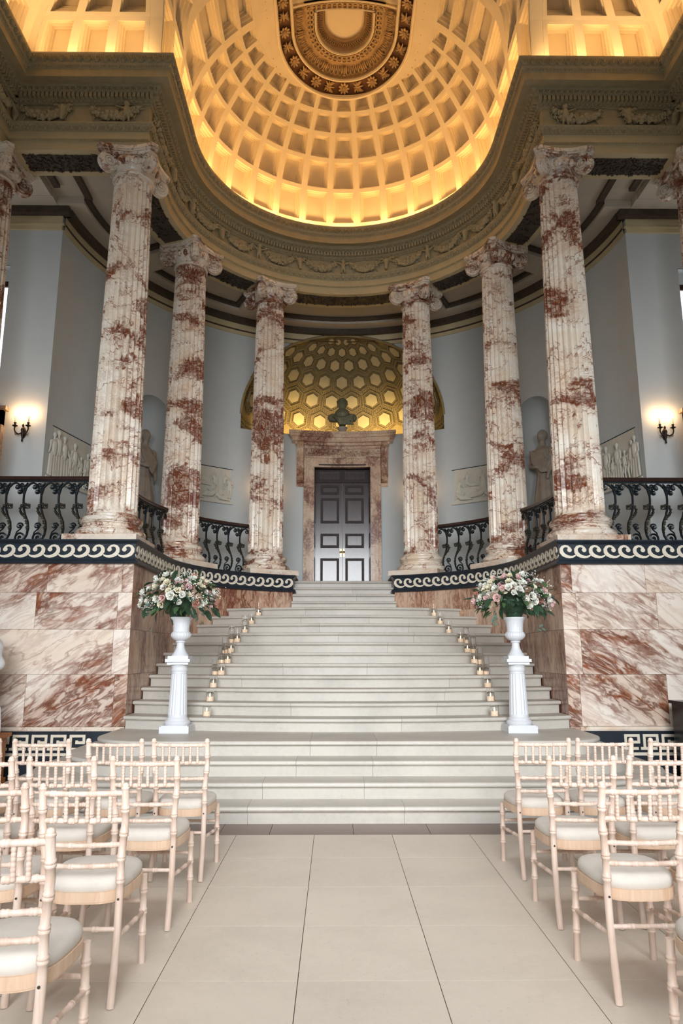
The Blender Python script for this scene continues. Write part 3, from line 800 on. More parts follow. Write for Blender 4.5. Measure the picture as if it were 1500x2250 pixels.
# crown ornament: D shaped bands on the top of the vault
def surf(x, y, d=0.0):
    cy = YC if y > YC else y; r = sqrt(x*x+(y-cy)**2); r = min(r, RD-.01); n = Vector((x, y-cy, sqrt(RD*RD-r*r))).normalized()
    p = Vector((0, cy, ZC))+n*(RD+d); return (p.x, p.y, p.z)
YO = YC+.42
def dpath(r, yfront, n=36):
    pts = [(-r, yfront+(YO-yfront)*i/8) for i in range(8)]+[(-r*cos(pi*i/n), YO+r*sin(pi*i/n)) for i in range(n+1)]+[(r, YO+(yfront-YO)*(i+1)/8) for i in range(8)]
    return pts
def dband(name, r0, r1, prof, yfront, mat, n=36):
    """prof: list of (t in 0..1 from r0 to r1, depth) ; negative depth stands proud (towards the floor)"""
    g = G(); vs = []; k = len(prof)
    for t_, d in prof: vs += [surf(x, y, d) for x, y in dpath(r0+(r1-r0)*t_, yfront, n)]
    m = len(vs)//k; fs = [(j*m+i, j*m+i+1, (j+1)*m+i+1, (j+1)*m+i) for j in range(k-1) for i in range(m-1)]
    g.add(vs, fs); return g.obj(name, M[mat], crown, 40)
crown = thing('crown_ornament', None, None); crown.parent = dome
YFR = 9.0
g = G(); g.grid(lambda u, v: sph(-pi/2+pi*u, rad(EL[5])+(rad(89.8)-rad(EL[5]))*v, .24), 40, 12)
for s in (-1, 1): g.grid(lambda u, v, s=s: barrel(s, YC+(8.4-YC)*u, rad(EL[5])+(rad(90)-rad(EL[5]))*v, .22), 4, 12)
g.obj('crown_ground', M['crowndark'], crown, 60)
rb_ = RD*cos(rad(EL[5])); N_ = 36
def opath(k):                        # from the coffer edge (k=0) to the D rim (k=1)
    o_ = [(-rb_, YFR+(YC-YFR)*i/8) for i in range(8)]+[(-rb_*cos(pi*i/N_), YC+rb_*sin(pi*i/N_)) for i in range(N_+1)]+[(rb_, YC+(YFR-YC)*(i+1)/8) for i in range(8)]
    d_ = dpath(1.25, YFR, N_); return [(a[0]+(b[0]-a[0])*k, a[1]+(b[1]-a[1])*k) for a, b in zip(o_, d_)]
g = G(); vs = []
for k in (0, .33, .66, 1.0): vs += [surf(x, y, .0) for x, y in opath(k)]
m = len(vs)//4; g.add(vs, [(j*m+i, j*m+i+1, (j+1)*m+i+1, (j+1)*m+i) for j in range(3) for i in range(m-1)]); g.obj('plain_border', M['coffer'], crown, 60)
rim = [(0, .03), (0, -.03), (.5, -.045), (1, -.03), (1, .09)]
dband('rim', 1.265, 1.215, rim, YFR, 'coffer')
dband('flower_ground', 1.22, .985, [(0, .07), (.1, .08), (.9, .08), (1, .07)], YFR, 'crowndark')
dband('rim', .99, .945, rim, YFR, 'coffer')
YI = YC-.02
dband('flute_ground', .95, .715, [(0, .03), (.15, .075), (.9, .085), (1, .05)], YI, 'crown')
dband('guilloche_ground', .72, .555, [(0, .06), (.12, .035), (.88, .035), (1, .05)], YI+.05, 'crown')
dband('rim', .56, .52, [(0, .05), (0, -.01), (.5, -.025), (1, -.01), (1, .09)], YI+.16, 'coffer')
dband('leaf_ground', .525, .355, [(0, .08), (.3, .10), (.7, .12), (1, .13)], YI+.16, 'crown')
dband('rim', .365, .345, [(0, .13), (.5, .10), (1, .15)], YI+.16, 'crown')
g = G()
pp = dpath(.35, YI+.16); vs = [surf(x, y, .15) for x, y in pp]; g.add(vs, [tuple(range(len(vs)))]); g.obj('centre_panel', M['coffer'], crown, 0)
g = G()
for w0, w1, yy0, yy1, dd in ((-.95, .95, YC-.9, YI, .08), ): g.grid(lambda u, v: surf(w0+(w1-w0)*u, yy0+(yy1-yy0)*v, dd), 20, 4)
g.obj('outer_panel', M['coffer'], crown, 60)
g = G(); g.grid(lambda u, v: surf(-.72+1.44*u, YI+.0+.17*v, .045), 20, 2); g.obj('guilloche_ground', M['crown'], crown, 60)
def frame_at(r, s_len, yfront):
    """point and tangent on the D at radius r, s measured from the middle of the curved end (signed)"""
    q = pi*r/2
    if abs(s_len) <= q: a = s_len/r; return (r*sin(a), YO+r*cos(a)), (cos(a), -sin(a))
    sg = 1 if s_len > 0 else -1; return (sg*r, YO-(abs(s_len)-q)), (0, -sg)
def onto(g, r, s_len, d, name, mesh_or_none=None):
    (x, y), (tx, ty) = frame_at(r, s_len, 0); o = Vector(surf(x, y, d)); t_ = (Vector(surf(x+tx*.01, y+ty*.01, d))-o).normalized()
    cy = YC if y > YC else y; n = (Vector((0, cy, ZC))-o).normalized(); b = n.cross(t_)
    M4 = Matrix((t_, b, n)).transposed().to_4x4(); M4.translation = o; return M4
ros = G()
for i in range(9):
    a = 2*pi*i/9; R3 = Euler((0, -.35, 0)).to_matrix(); R3 = Matrix.Rotation(a, 3, 'Z') @ R3
    ros.ell((.052*cos(a), .052*sin(a), .022), (.038, .018, .010), 1, R3)
for i in range(7): a = 2*pi*i/7; ros.ell((.020*cos(a), .020*sin(a), .030), .011, 0)
ros.ell((0, 0, .03), .014, 1); rosm = ros.mesh('rosette', M['crown'], 60)
ac = G()
for s in (-1, 1):
    for i in range(4):
        a = .5+i*.42; ac.tube([(0, s*.01, .006), (.05*cos(a)*s*.3+.03*(i-1.5), s*(.03+.012*i), .03), (.045*(i-1.5), s*(.075-.006*abs(i-1.5)), .024)], [.012, .018, .006], 5)
ac.tube([(-.075, 0, .01), (0, 0, .03), (.075, 0, .01)], [.008, .016, .008], 6); acm = ac.mesh('acanthus_leaf', M['crown'], 60)
rr_ = 1.10; st = pi*rr_/6.0/2
for i in range(-11, 12):
    Mx = onto(None, rr_, i*st, .07, '')
    if abs(i*st) > pi*rr_/2+1.7: continue
    o = link('rosette' if i % 2 == 0 else 'acanthus_leaf', rosm if i % 2 == 0 else acm, crown); o.matrix_local = Mx @ Matrix.Scale(1.28, 4)
fg = G(); fg.tube([(-.026, -.055, .0), (-.026, .03, .03), (-.016, .055, .034), (0, .064, .035), (.016, .055, .034), (.026, .03, .03), (.026, -.055, 0)], .007, 5); fg.ell((0, -.01, .008), (.013, .04, .014), 1)
fm = fg.mesh('flute', M['crown'], 60)
lg = G()
for x in (-.03, 0, .03): lg.ell((x, -.01*abs(x)/.03, .02), (.014, .062, .022), 1)
lg.ell((0, .06, .03), (.03, .014, .014), 1); lm = lg.mesh('flute_leaf', M['crown'], 60)
r0 = .83; st = pi*r0/33
for i in range(-26, 27):
    if abs(i*st) > pi*r0/2+.28: continue
    o = link('flute' if i % 5 else 'flute_leaf', fm if i % 5 else lm, crown); o.matrix_local = onto(None, r0, i*st, .075, '') @ Matrix.Rotation(pi, 4, 'Z') @ Matrix.Scale(1.3, 4)
gg = G()
def ring(c, Mx):
    pts = [Mx @ Vector((.060*cos(2*pi*i/14), .060*sin(2*pi*i/14), .012+.010*sin(2*pi*i/14*1))) for i in range(14)]; gg.tube(pts, .013, 5, closed=True); gg.ell(Mx @ Vector((0, 0, .012)), .02, 1)
r0 = .637; L = pi*r0/2+.36; n = 15
for i in range(-n, n+1): ring(None, onto(None, r0, L*i/n, .03, ''))
for i in range(-7, 8):                                 # straight return across the panel
    o = Vector(surf(i*.094, YI+.085, .03)); n_ = (Vector((0, YC, ZC))-o).normalized(); t_ = Vector((1, 0, 0)); t_ = (t_-n_*t_.dot(n_)).normalized(); b = n_.cross(t_)
    M4 = Matrix((t_, b, n_)).transposed().to_4x4(); M4.translation = o; ring(None, M4)
gg.obj('guilloche', M['crown'], crown, 60)['kind'] = 'stuff'
lf = G(); r0 = .44; L = pi*r0/2+.25; n = 22
for i in range(-n, n+1):
    Mx = onto(None, r0, L*i/n, .10, '')
    for x, tl in ((-.016, .35), (.016, -.35)): lf.merge(G().ell((x, .0, .012), (.009, .07, .016), 0, Matrix.Rotation(tl, 3, 'Z')), Mx)
lf.obj('leaf_ring', M['crown'], crown, 60)['kind'] = 'stuff'
g = G()
for y0, y1 in ((YI-.03, YI+.01), (YI+.14, YI+.17)):
    w = .96 if y0 < YI else .55
    g.grid(lambda u, v: surf(-w+2*w*u, y0+(y1-y0)*v, -.005+.02*abs(v-.5)), 20, 2)
g.obj('cross_fillet', M['coffer'], crown, 60)
bl = G()
for s in (-1, 1):
    for i in range(16):
        a = i*.16; p = frame_at(1.40, s*(1.2+a), 0)[0]
        if p[1] > 9.2: bl.ell(surf(p[0], p[1], .015), (.018, .03, .018), 1)
bl.obj('bud_row', M['crown'], crown, 60)['kind'] = 'stuff'

# warm lamps lying on the cornice ledge, turned up at the vault
for i in range(11):
    a = pi*(i+.5)/11; r = 2.68; x, y = r*cos(a), YC+r*sin(a)
    area('cornice_uplight', (x, y, ZC+.035), .60, 7.2, WARM, target=(x*.93, YC+(y-YC)*.93, ZC+1.2), sy=.05)
for s in (-1, 1):
    area('cornice_uplight', (s*2.68, 10.0, ZC+.035), 1.2, 13, WARM, target=(s*2.45, 10.0, ZC+1.2), sy=.05).rotation_euler.z += 0
    area('cornice_uplight', (s*3.75, 9.12, ZC+.035), 1.7, 11, (1, .60, .26), target=(s*3.75, 8.75, ZC+1.0), sy=.05)
    area('cornice_uplight', (s*4.77, 7.4, ZC+.035), 2.6, 15, (1, .60, .26), target=(s*4.4, 7.4, ZC+1.0), sy=.05)

# ------------------------------------------------------------------ gallery floor, ceiling and walls
gf = G()
def arcgrid(g, r0, r1, a0, a1, z, n=40):
    g.grid(lambda u, v: ((r0+(r1-r0)*v)*cos(a0+(a1-a0)*u), YC+(r0+(r1-r0)*v)*sin(a0+(a1-a0)*u), z), n, 1)
arcgrid(gf, RP+.01, 6.6, 0, acos(.99/RP), ZG-.002); arcgrid(gf, RP+.01, 6.6, pi, pi-acos(.99/RP), ZG-.002)
for s in (-1, 1):
    gf.box(min(s*2.8, s*9), max(s*2.8, s*9), 9.3, YC, ZG-.1, ZG-.002)
gf.grid(lambda u, v: (-1.6+3.2*u, 14.05+2.2*v, ZG-.003), 1, 1)
tag(gf.obj('floor_gallery', M['step'], smooth=0), 'stone floor of the upper gallery behind the railings', None, None, 'structure')
ZCE = 9.13
ce = thing('ceiling_gallery', 'panelled ceiling of the gallery behind the columns', None, kind='structure')
g = G()
def ringgrid(g, r0, r1, a0, a1, z, n=40, m=1):
    g.grid(lambda u, v: ((r0+(r1-r0)*v)*cos(a0+(a1-a0)*u), YC+(r0+(r1-r0)*v)*sin(a0+(a1-a0)*u), z), n, m)
ringgrid(g, RF+.6, 6.6, 0, pi, ZCE, 60)
for s in (-1, 1):
    for x0, x1, y0, y1 in ((RF+.6, 9, YF+.55, YC), (6.6, 9, YC, 12), (XF+.6, 9, 1.5, YF+.55)):
        g.grid(lambda u, v: (s*(x0+(x1-x0)*u), y0+(y1-y0)*v, ZCE), 1, 1)
g.obj('ceiling_ground', M['soffit'], ce, 0)
# raised ribs: against the wall, and radial ones over each column
def flatring(name, r0, r1, a0, a1, z0, z1, mat, n=40, par=None):
    g = G()
    pr = [(r0, z1), (r0, z0), (r1, z0), (r1, z1)]; vs = []
    for r, z in pr: vs += [(r*cos(a0+(a1-a0)*i/n), YC+r*sin(a0+(a1-a0)*i/n), z) for i in range(n+1)]
    m = n+1; fs = [(j*m+i, j*m+i+1, ((j+1) % 4)*m+i+1, ((j+1) % 4)*m+i) for j in range(4) for i in range(n)]+[(0, m, 2*m, 3*m), (n, m+n, 2*m+n, 3*m+n)]
    g.add(vs, fs); return g.obj(name, M[mat], par or ce, 30)
flatring('wall_rib', 4.42, RW+.05, 0, pi, Z0+.02, ZCE+.01, 'soffit', 60)
flatring('dark_moulding', 4.34, 4.425, 0, pi, Z0+.07, ZCE+.01, 'soffitshade', 60)
flatring('dark_moulding', RW-.14, RW+.05, rad(2.3), rad(177.7), Z0-.11, Z0+.03, 'soffitshade', 60)
ribs = [rad(26.5), rad(62), rad(118), rad(153.5)]
for a in ribs:
    g = G(); c, sn = cos(a), sin(a); g.obox((4.01*c, YC+4.01*sn, Z0+.0955), (c*.405, sn*.405, 0), (-sn*.26, c*.26, 0), (0, 0, .075)); g.obj('radial_rib', M['soffit'], ce, 0)
    for e in (-1, 1):
        g = G(); g.obox((4.0*c-sn*e*.31, YC+4.0*sn+c*e*.31, ZCE-.03), (c*.40, sn*.40, 0), (-sn*.045, c*.045, 0), (0, 0, .035)); g.obj('dark_moulding', M['soffitshade'], ce, 0)
for s in (-1, 1):
    # straight gallery bays beside the front columns
    g = G(); g.box(min(s*4.9, s*5.5), max(s*4.9, s*5.5), 10.08, 10.595, Z0+.02, ZCE+.01); g.obj('radial_rib', M['soffit'], ce, 0)
    g = G(); g.box(min(s*4.885, s*9), max(s*4.885, s*9), 10.6, 11.05, Z0+.02, ZCE+.01); g.obj('wall_rib', M['soffit'], ce, 0)
    g = G(); g.box(min(s*4.3, s*4.82), max(s*4.3, s*4.82), 10.05, 10.15, ZCE-.06, ZCE); g.obj('dark_moulding', M['soffitshade'], ce, 0)
    g = G(); g.box(min(s*4.72, s*4.82), max(s*4.72, s*4.82), 10.05, 10.5, ZCE-.06, ZCE); g.obj('dark_moulding', M['soffitshade'], ce, 0)
    g = G(); g.box(min(s*4.3, s*4.4), max(s*4.3, s*4.4), 10.05, 10.85, ZCE-.06, ZCE); g.obj('dark_moulding', M['soffitshade'], ce, 0)
    for y in (10.12, 10.42): g = G(); g.box(min(s*5.62, s*7), max(s*5.62, s*7), y, y+.16, ZCE-.06, ZCE); g.obj('dark_moulding', M['soffitshade'], ce, 0)
    g = G(); g.box(min(s*4.70, s*9), max(s*4.70, s*9), YW-.14, YW+.02, Z0-.11, Z0+.03); g.obj('dark_moulding', M['soffitshade'], ce, 0)
    g = G(); g.box(min(s*4.83, s*9), max(s*4.83, s*9), YW-.035, YW+.02, 8.62, Z0-.1); g.box(min(s*4.8, s*9), max(s*4.8, s*9), YW-.05, YW+.02, 8.70, 8.73); g.obj('wall_fascia', M['fascia'], ce, 0)
# oak-leaf panels carved into the architrave soffit, one per bay
so = random.Random(5)
def soffit_bay(fn_list):
    g = G()
    for k in range(230):
        (x, y) = fn_list(so.random(), so.random()); r = so.uniform(.018, .042)
        R3 = Euler((so.uniform(-.5, .5), so.uniform(-.5, .5), so.uniform(0, 6))).to_matrix()
        g.ell((x, y, Z0-.004+so.uniform(-.012, .008)), (r, r*.5, .02), 0, R3)
    return g.obj('oak_leaf_panel', M['soffitshade'], ent, 60, fix=False)
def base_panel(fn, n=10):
    g = G(); g.grid(lambda u, v: (*fn(u, v), Z0-.003), n, 1); g.obj('panel_ground', M['soffitshade'], ent, 0)
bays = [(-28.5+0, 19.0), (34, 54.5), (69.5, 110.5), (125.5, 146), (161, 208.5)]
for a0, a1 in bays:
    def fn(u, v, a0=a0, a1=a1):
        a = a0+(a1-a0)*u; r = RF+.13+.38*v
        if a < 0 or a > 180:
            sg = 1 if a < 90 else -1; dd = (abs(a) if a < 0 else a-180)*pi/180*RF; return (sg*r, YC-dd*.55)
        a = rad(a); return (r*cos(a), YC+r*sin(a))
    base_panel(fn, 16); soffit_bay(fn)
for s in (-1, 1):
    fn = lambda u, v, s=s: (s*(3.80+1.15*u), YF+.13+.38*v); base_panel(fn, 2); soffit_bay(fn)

# walls
def wall_strips(g, pf, stations, z0, z1, openings):
    """pf(t)->(x, y); openings: (t0, t1, lo(t), hi(t))"""
    for a, b in zip(stations, stations[1:]):
        m = (a+b)/2; iv = sorted([(o[2], o[3]) for o in openings if o[0] <= m <= o[1]], key=lambda q: q[0](m))
        lo = lambda t_: z0
        for l, h in iv+[(lambda t_: z1, None)]:
            pa, pb = pf(a), pf(b)
            g.add([(*pa, lo(a)), (*pb, lo(b)), (*pb, l(b)), (*pa, l(a))], [(0, 1, 2, 3)]); lo = h
NR, NZ, NB = 2.26, 6.68, 6.42        # big niche: radius, centre height, sill
YN = YC+RW*cos(asin(2.15/RW))
def nhi(x):
    y = YC+sqrt(RW*RW-x*x)-YN; q = NR*NR-x*x-y*y; return NZ+sqrt(q) if q > 0 else None
xN = 2.0
while nhi(xN+.001): xN += .001
aN = asin(xN/RW)
SA = [rad(90-37), rad(-(90-37))]      # statue niches, measured from the axis
SNW, SNZ0, SNZ1 = .105, 3.75, 6.15    # half angle, sill, springing
def pw(a): return (RW*sin(a), YC+RW*cos(a))
aD = asin(.66/RW)
op = [(-aN, aN, lambda a: NB, lambda a: nhi(RW*sin(a)) or NZ), (-aD, aD, lambda a: ZG, lambda a: 5.70)]
for c in SA: op.append((c-SNW, c+SNW, lambda a: SNZ0, lambda a, c=c: SNZ1+sqrt(max(0, (SNW*RW)**2-((a-c)*RW)**2))))
aE = pi/2-asin((YW-YC)/RW)
def fascia(name, r, zlo, zhi, mat):
    for s in (-1, 1):                          # the band is interrupted by the arch of the great niche
        n = 70; A_ = [s*(.02+(aE-.02)*i/n) for i in range(n+1)]; g = G(); vs = []; fs = []
        for a in A_:
            h = nhi(RW*sin(a)) if abs(RW*sin(a)) < xN else None; z0 = min(zhi, max(zlo, (h or 0)+.035))
            for rr__ in (r, RW+.02): x, y = rr__*sin(a), YC+rr__*cos(a); vs += [(x, y, z0), (x, y, zhi)]
        for i in range(n):
            o, q = 4*i, 4*i+4; fs += [(o, q, q+1, o+1), (o, o+2, q+2, q)]
        g.add(vs, fs); g.obj(name, M[mat], ce, 40)
fascia('wall_fascia', RW-.035, 8.62, Z0-.1, 'fascia'); fascia('fascia_bead', RW-.05, 8.70, 8.73, 'soffitshade')
sts = sorted(set([round(-aE+2*aE*i/90, 5) for i in range(91)]+[round(x, 5) for c in SA for x in [c-SNW+2*SNW*i/14 for i in range(15)]]+[round(-aN+2*aN*i/40, 5) for i in range(41)]+[round(-aD, 5), round(aD, 5)]))
g = G(); wall_strips(g, pw, sts, ZG-.1, ZCE, op)
wb = tag(g.obj('wall_back', M['wall'], smooth=40), 'pale grey curved wall of the gallery around the door', None, None, 'structure')
for c in SA:                         # niche linings
    g = G(); rn = SNW*RW
    C0 = Vector((RW*sin(c), YC+RW*cos(c))); out = Vector((sin(c), cos(c))); lat = Vector((cos(c), -sin(c)))
    def P(u, z, k=1.0):
        a = pi*u; q = C0-out*.015+lat*(-cos(a)*rn*k)+out*(sin(a)*rn*k); return (q.x, q.y, z)
    g.grid(lambda u, v: P(u, SNZ0+(SNZ1-SNZ0)*v), 16, 2)
    g.grid(lambda u, v: P(u, SNZ1+rn*sin(pi/2*v), max(.001, cos(pi/2*v))), 16, 8)
    g.grid(lambda u, v: P(u, SNZ0, max(v, .001)), 16, 1)
    g.obj('niche_lining', M['wall'], wb, 50)
for s in (-1, 1):
    side = 'left' if s < 0 else 'right'; g = G(); X = lambda t_: (s*t_, YW)
    wx0, wx1, wz0, wz1 = 5.66, 6.9, 5.5, 7.95
    wall_strips(g, X, [RW-.003, wx0, wx1, 9], ZG-.1, ZCE, [(wx0, wx1, lambda a: wz0, lambda a: wz1)])
    g.box(min(s*wx0, s*(wx0-.0)), max(s*wx0, s*(wx0+.012)), YW, YW+.3, wz0, wz1); g.box(min(s*wx0, s*wx1), max(s*wx0, s*wx1), YW, YW+.3, wz1, wz1+.01)
    wl = tag(g.obj('wall_'+side, M['wall'], smooth=0), 'pale grey gallery wall with a sconce beside the '+side+' window', None, None, 'structure')
    wn = thing('window_%d' % (1 if s < 0 else 2), 'bright tall window at the '+side+' end of the gallery', None, kind='structure')
    g = G(); g.box(min(s*wx0, s*(wx0+.05)), max(s*wx0, s*(wx0+.05)), YW+.18, YW+.24, wz0, wz1-.25); g.box(min(s*wx0, s*wx1), max(s*wx0, s*wx1), YW+.16, YW+.24, wz1-.30, wz1-.2); g.box(min(s*6.25, s*6.3), max(s*6.25, s*6.3), YW+.18, YW+.24, wz0, wz1-.25); g.obj('window_frame', M['rail'], wn, 0)
    g = G(); g.box(min(s*wx0, s*wx1), max(s*wx0, s*wx1), YW+.15, YW+.25, wz1-.2, wz1); g.obj('window_head', M['wall'], wn, 0)
    g = G(); g.box(min(s*wx0, s*wx1), max(s*wx0, s*wx1), YW+.20, YW+.206, wz0, wz1-.3); g.obj('window_pane', M['pane'], wn, 0)
    # marble door surround at the gallery end
    d = thing('door_%d' % (2 if s < 0 else 3), 'marble door surround under the '+side+' gallery window', None, kind='structure')
    g = G(); g.box(min(s*5.50, s*5.78), max(s*5.50, s*5.78), YW-.09, YW+.01, ZG, 5.36); g.box(min(s*5.50, s*7.2), max(s*5.50, s*7.2), YW-.09, YW+.01, 5.12, 5.36); g.box(min(s*5.44, s*7.2), max(s*5.44, s*7.2), YW-.13, YW+.01, 5.36, 5.42); g.obj('door_surround', M['doorcase'], d, 0)
    g = G(); g.box(min(s*5.78, s*7.0), max(s*5.78, s*7.0), YW-.03, YW-.005, ZG, 5.12); g.obj('door_leaf', M['mahog'], d, 0)

# ------------------------------------------------------------------ great niche with hexagonal coffers
nic = thing('niche_half_dome', 'gilded niche with hexagonal coffers above the panelled door', 'niche')
def nsp(az, el, d=0.0):
    r = NR+d; return (r*cos(el)*sin(az), YN+r*cos(el)*cos(az), NZ+r*sin(el))
HR = [16.0, 29.2, 42.0, 53.6, 63.6, 72.0]; HN = 12
def elmax(az):
    lo, hi = 0.0, pi/2-.004
    f = lambda e: nsp(az, e, 0)[1]-wy(min(RW-.01, abs(nsp(az, e, 0)[0])))
    if f(0) < 0: return 0.0
    for _ in range(40):
        m = (lo+hi)/2
        if f(m) > 0: lo = m
        else: hi = m
    return lo
def wy(x): return YC+sqrt(RW*RW-x*x)
azm = pi/2
while elmax(azm) <= 0: azm -= .004
azs = [-azm+2*azm*i/48 for i in range(49)]; ems = [elmax(a) for a in azs]
g = G(); vs = []; rows = 18
for a, e in zip(azs, ems):
    for j in range(rows+1): vs.append(nsp(a, e*j/rows, .045 if j < rows else 0.0))
g.add(vs, [(i*(rows+1)+j, (i+1)*(rows+1)+j, (i+1)*(rows+1)+j+1, i*(rows+1)+j+1) for i in range(48) for j in range(rows)])
g.grid(lambda u, v: (lambda p: (p[0], p[1], NB+(NZ-NB)*v))(nsp(-azm+2*azm*u, 0, .045)), 48, 1)
g.obj('niche_ground', M['gold'], nic, 60)
g = G(); vs = []
for a in azs: p0 = nsp(a, 0, .045); x0 = max(-xN, min(xN, p0[0])); vs += [(x0, wy(x0)-.02, NB), (p0[0], p0[1], NB)]
g.add(vs, [(2*i, 2*i+2, 2*i+3, 2*i+1) for i in range(48)]); g.obj('niche_ledge', M['gold'], nic, 40)
g = G(); pts = [(xN*cos(pi*i/60), wy(xN*cos(pi*i/60))-.012, nhi(xN*cos(pi*i/60)*.9995) or NZ) for i in range(61)]
g.tube(pts, .03, 6); g.obj('niche_archivolt', M['gold'], nic, 60)
def hexpts(az, el, r, d, n=6, rot=pi/6, sq=1.0):
    out = []
    for i in range(n):
        a = rot+2*pi*i/n; out.append(nsp(az+r*sq*cos(a)/max(.12, cos(el))/NR, el+r*sin(a)/NR, d))
    return out
def inside(az, el, m=.06):
    q = nsp(az, el, 0); return abs(q[0]) < RW-.1 and q[1] > wy(q[0])+m
for r, e in enumerate(HR):
    el = rad(e); rr0 = .272 if r < 3 else (.255 if r == 3 else (.215 if r == 4 else .16)); sq = min(1, cos(el)*NR*(pi/HN)/(rr0*1.80))
    for k in range(-6, 7):
        az = (k+(.5 if r % 2 else 0))*pi/HN
        if not inside(az, el, .12): continue
        g = G(); rings = [hexpts(az, el, rr0*1.0, .02, sq=sq), hexpts(az, el, rr0*.98, -.012, sq=sq), hexpts(az, el, rr0*.90, -.012, sq=sq), hexpts(az, el, rr0*.88, .045, sq=sq), hexpts(az, el, rr0*.66, .045, sq=sq), hexpts(az, el, rr0*.62, -.02, sq=sq)]
        vs = [p for q in rings for p in q]; g.add(vs, [(j*6+i, j*6+(i+1) % 6, (j+1)*6+(i+1) % 6, (j+1)*6+i) for j in range(5) for i in range(6)])
        hx = g.obj('hexagonal_coffer', M['gold'], nic, 30)
        g = G(); pl = hexpts(az, el, rr0*.62, -.02, sq=sq); g.add(pl, [tuple(range(6))]); g.obj('panel', M['goldpanel'], hx, 0)
        g = G()
        for i in range(24):                       # dentil ring
            a = 2*pi*i/24; R0 = rr0*.77*cos(pi/6)/max(cos(((a-pi/6) % (pi/3))-pi/6), .5)*1.04
            c = nsp(az+R0*sq*cos(a)/max(.12, cos(el))/NR, el+R0*sin(a)/NR, .02); g.ell(c, (.014*(.4+.6*sq), .02, .016), 0)
        g.obj('dentil_ring', M['gold'], hx, 60)['kind'] = 'stuff'
bd = G()
for r, e in enumerate(HR[:5]):              # beaded net between the coffers
    el = rad(e); rr0 = .315 if r < 3 else (.29 if r == 3 else .25); sq = min(1, cos(el)*NR*(pi/HN)/(rr0*1.74))
    for k in range(-6, 7):
        az = (k+(.5 if r % 2 else 0))*pi/HN
        if not inside(az, el, .12): continue
        hp = [(rr0*sq*cos(pi/6+pi/3*i), rr0*sin(pi/6+pi/3*i)) for i in range(6)]
        for i in range(6):
            a, b = hp[i], hp[(i+1) % 6]
            for q in range(5):
                u_ = q/5; x, y = a[0]+(b[0]-a[0])*u_, a[1]+(b[1]-a[1])*u_
                aa, ee = az+x/max(.12, cos(el))/NR, el+y/NR
                c = Vector(nsp(aa, ee, .03)); nn = (Vector((0, YN, NZ))-c).normalized(); t1 = nn.orthogonal().normalized(); t2 = nn.cross(t1)
                bd.tube([c+nn*.012+t1*(.024*cos(2*pi*w/7))+t2*(.024*sin(2*pi*w/7)) for w in range(7)], .008, 3, closed=True); bd.ell(c+nn*.012, .010, 0)
for i in range(58):
    az = -azm+2*azm*(i+.5)/58
    for e in (.0, .05):
        c = Vector(nsp(az+(e*.3), e, .02)); bd.ell(c, .022, 0)
    c = Vector(nsp(az, .0, .02)); bd.ell((c.x, c.y, NB+.15), .026, 1); bd.ell((c.x, c.y, NB+.06), .022, 0)
bd.obj('beaded_net', M['gold'], nic, 60, fix=False)['kind'] = 'stuff'
top = G()
for i in range(31):
    a = -1.15+2.3*i/30
    if inside(a, rad(77), .02): top.ell(nsp(a, rad(77), -.01), .026, 0)
top.obj('niche_crown', M['gold'], nic, 60)['kind'] = 'stuff'
for s in (-1, 1):
    area('niche_uplight', (s*.62, YN+1.15, NB+.05), .5, 14, (1, .70, .28), target=(s*.85, YN+2.2, NB+.55), sy=.06, spread=110)
    area('niche_uplight', (s*1.35, YN+.7, NB+.05), .4, 8, (1, .70, .28), target=(s*1.7, YN+1.5, NB+.55), sy=.06, spread=110)

# ------------------------------------------------------------------ door and marble doorcase
dr = thing('door_1', 'tall dark mahogany double door at the head of the stairs', None, kind='structure')
def wy(x): return YC+sqrt(RW*RW-x*x)
DW, DZ1 = .62, 5.66; YDr = 15.82
for s in (-1, 1):
    leaf = G(); x0, x1 = min(0, s*DW)+.004*(s > 0), max(0, s*DW)-.004*(s < 0); leaf.box(x0, x1, YDr, YDr+.05, ZG+.01, 5.36); lo = leaf.obj('door_leaf', M['mahog'], dr, 0)
    for z0, z1 in ((3.0, 3.62), (3.86, 4.18), (4.42, 5.0), (5.07+.02, 5.30)):
        xa, xb = s*.07, s*.49; xa, xb = min(xa, xb), max(xa, xb)
        fr = G(); w = .055
        fr.box(xa-.0, xb, YDr-.03, YDr+.01, z0, z0+w); fr.box(xa, xb, YDr-.03, YDr+.01, z1-w, z1); fr.box(xa, xa+w, YDr-.03, YDr+.01, z0+w, z1-w); fr.box(xb-w, xb, YDr-.03, YDr+.01, z0+w, z1-w); fr.obj('panel_moulding', M['mahogdark'], lo, 0)
        pn = G(); pn.box(xa+w, xb-w, YDr-.012, YDr+.01, z0+w, z1-w); pn.obj('panel', M['mahog'], lo, 0)
    h = G(); h.box(s*.035-.018, s*.035+.018, YDr-.012, YDr, 3.66, 3.84); h.ell((s*.035, YDr-.045, 3.76), .026, 2); h.tube([(s*.035, YDr, 3.76), (s*.035, YDr-.03, 3.76)], .012, 8); h.obj('door_handle', M['brass'], lo, 50)
    rv = G(); rv.box(min(s*DW, s*(DW+.03)), max(s*DW, s*(DW+.03)), 15.50, 15.88, ZG, 5.70); rv.obj('reveal', M['mahog'], dr, 0)
    for z0, z1 in ((3.0, 3.62), (3.86, 4.18), (4.42, 5.0)):
        q = G(); q.box(min(s*(DW-.008), s*DW), max(s*(DW-.008), s*DW), 15.54, 15.78, z0, z1); q.obj('reveal_panel', M['mahogdark'], dr, 0)
g = G(); g.box(-DW, DW, YDr-.01, YDr+.06, 5.36, 5.70); g.box(-DW, DW, YDr-.04, YDr, 5.365, 5.40); g.obj('transom', M['mahogdark'], dr, 0)
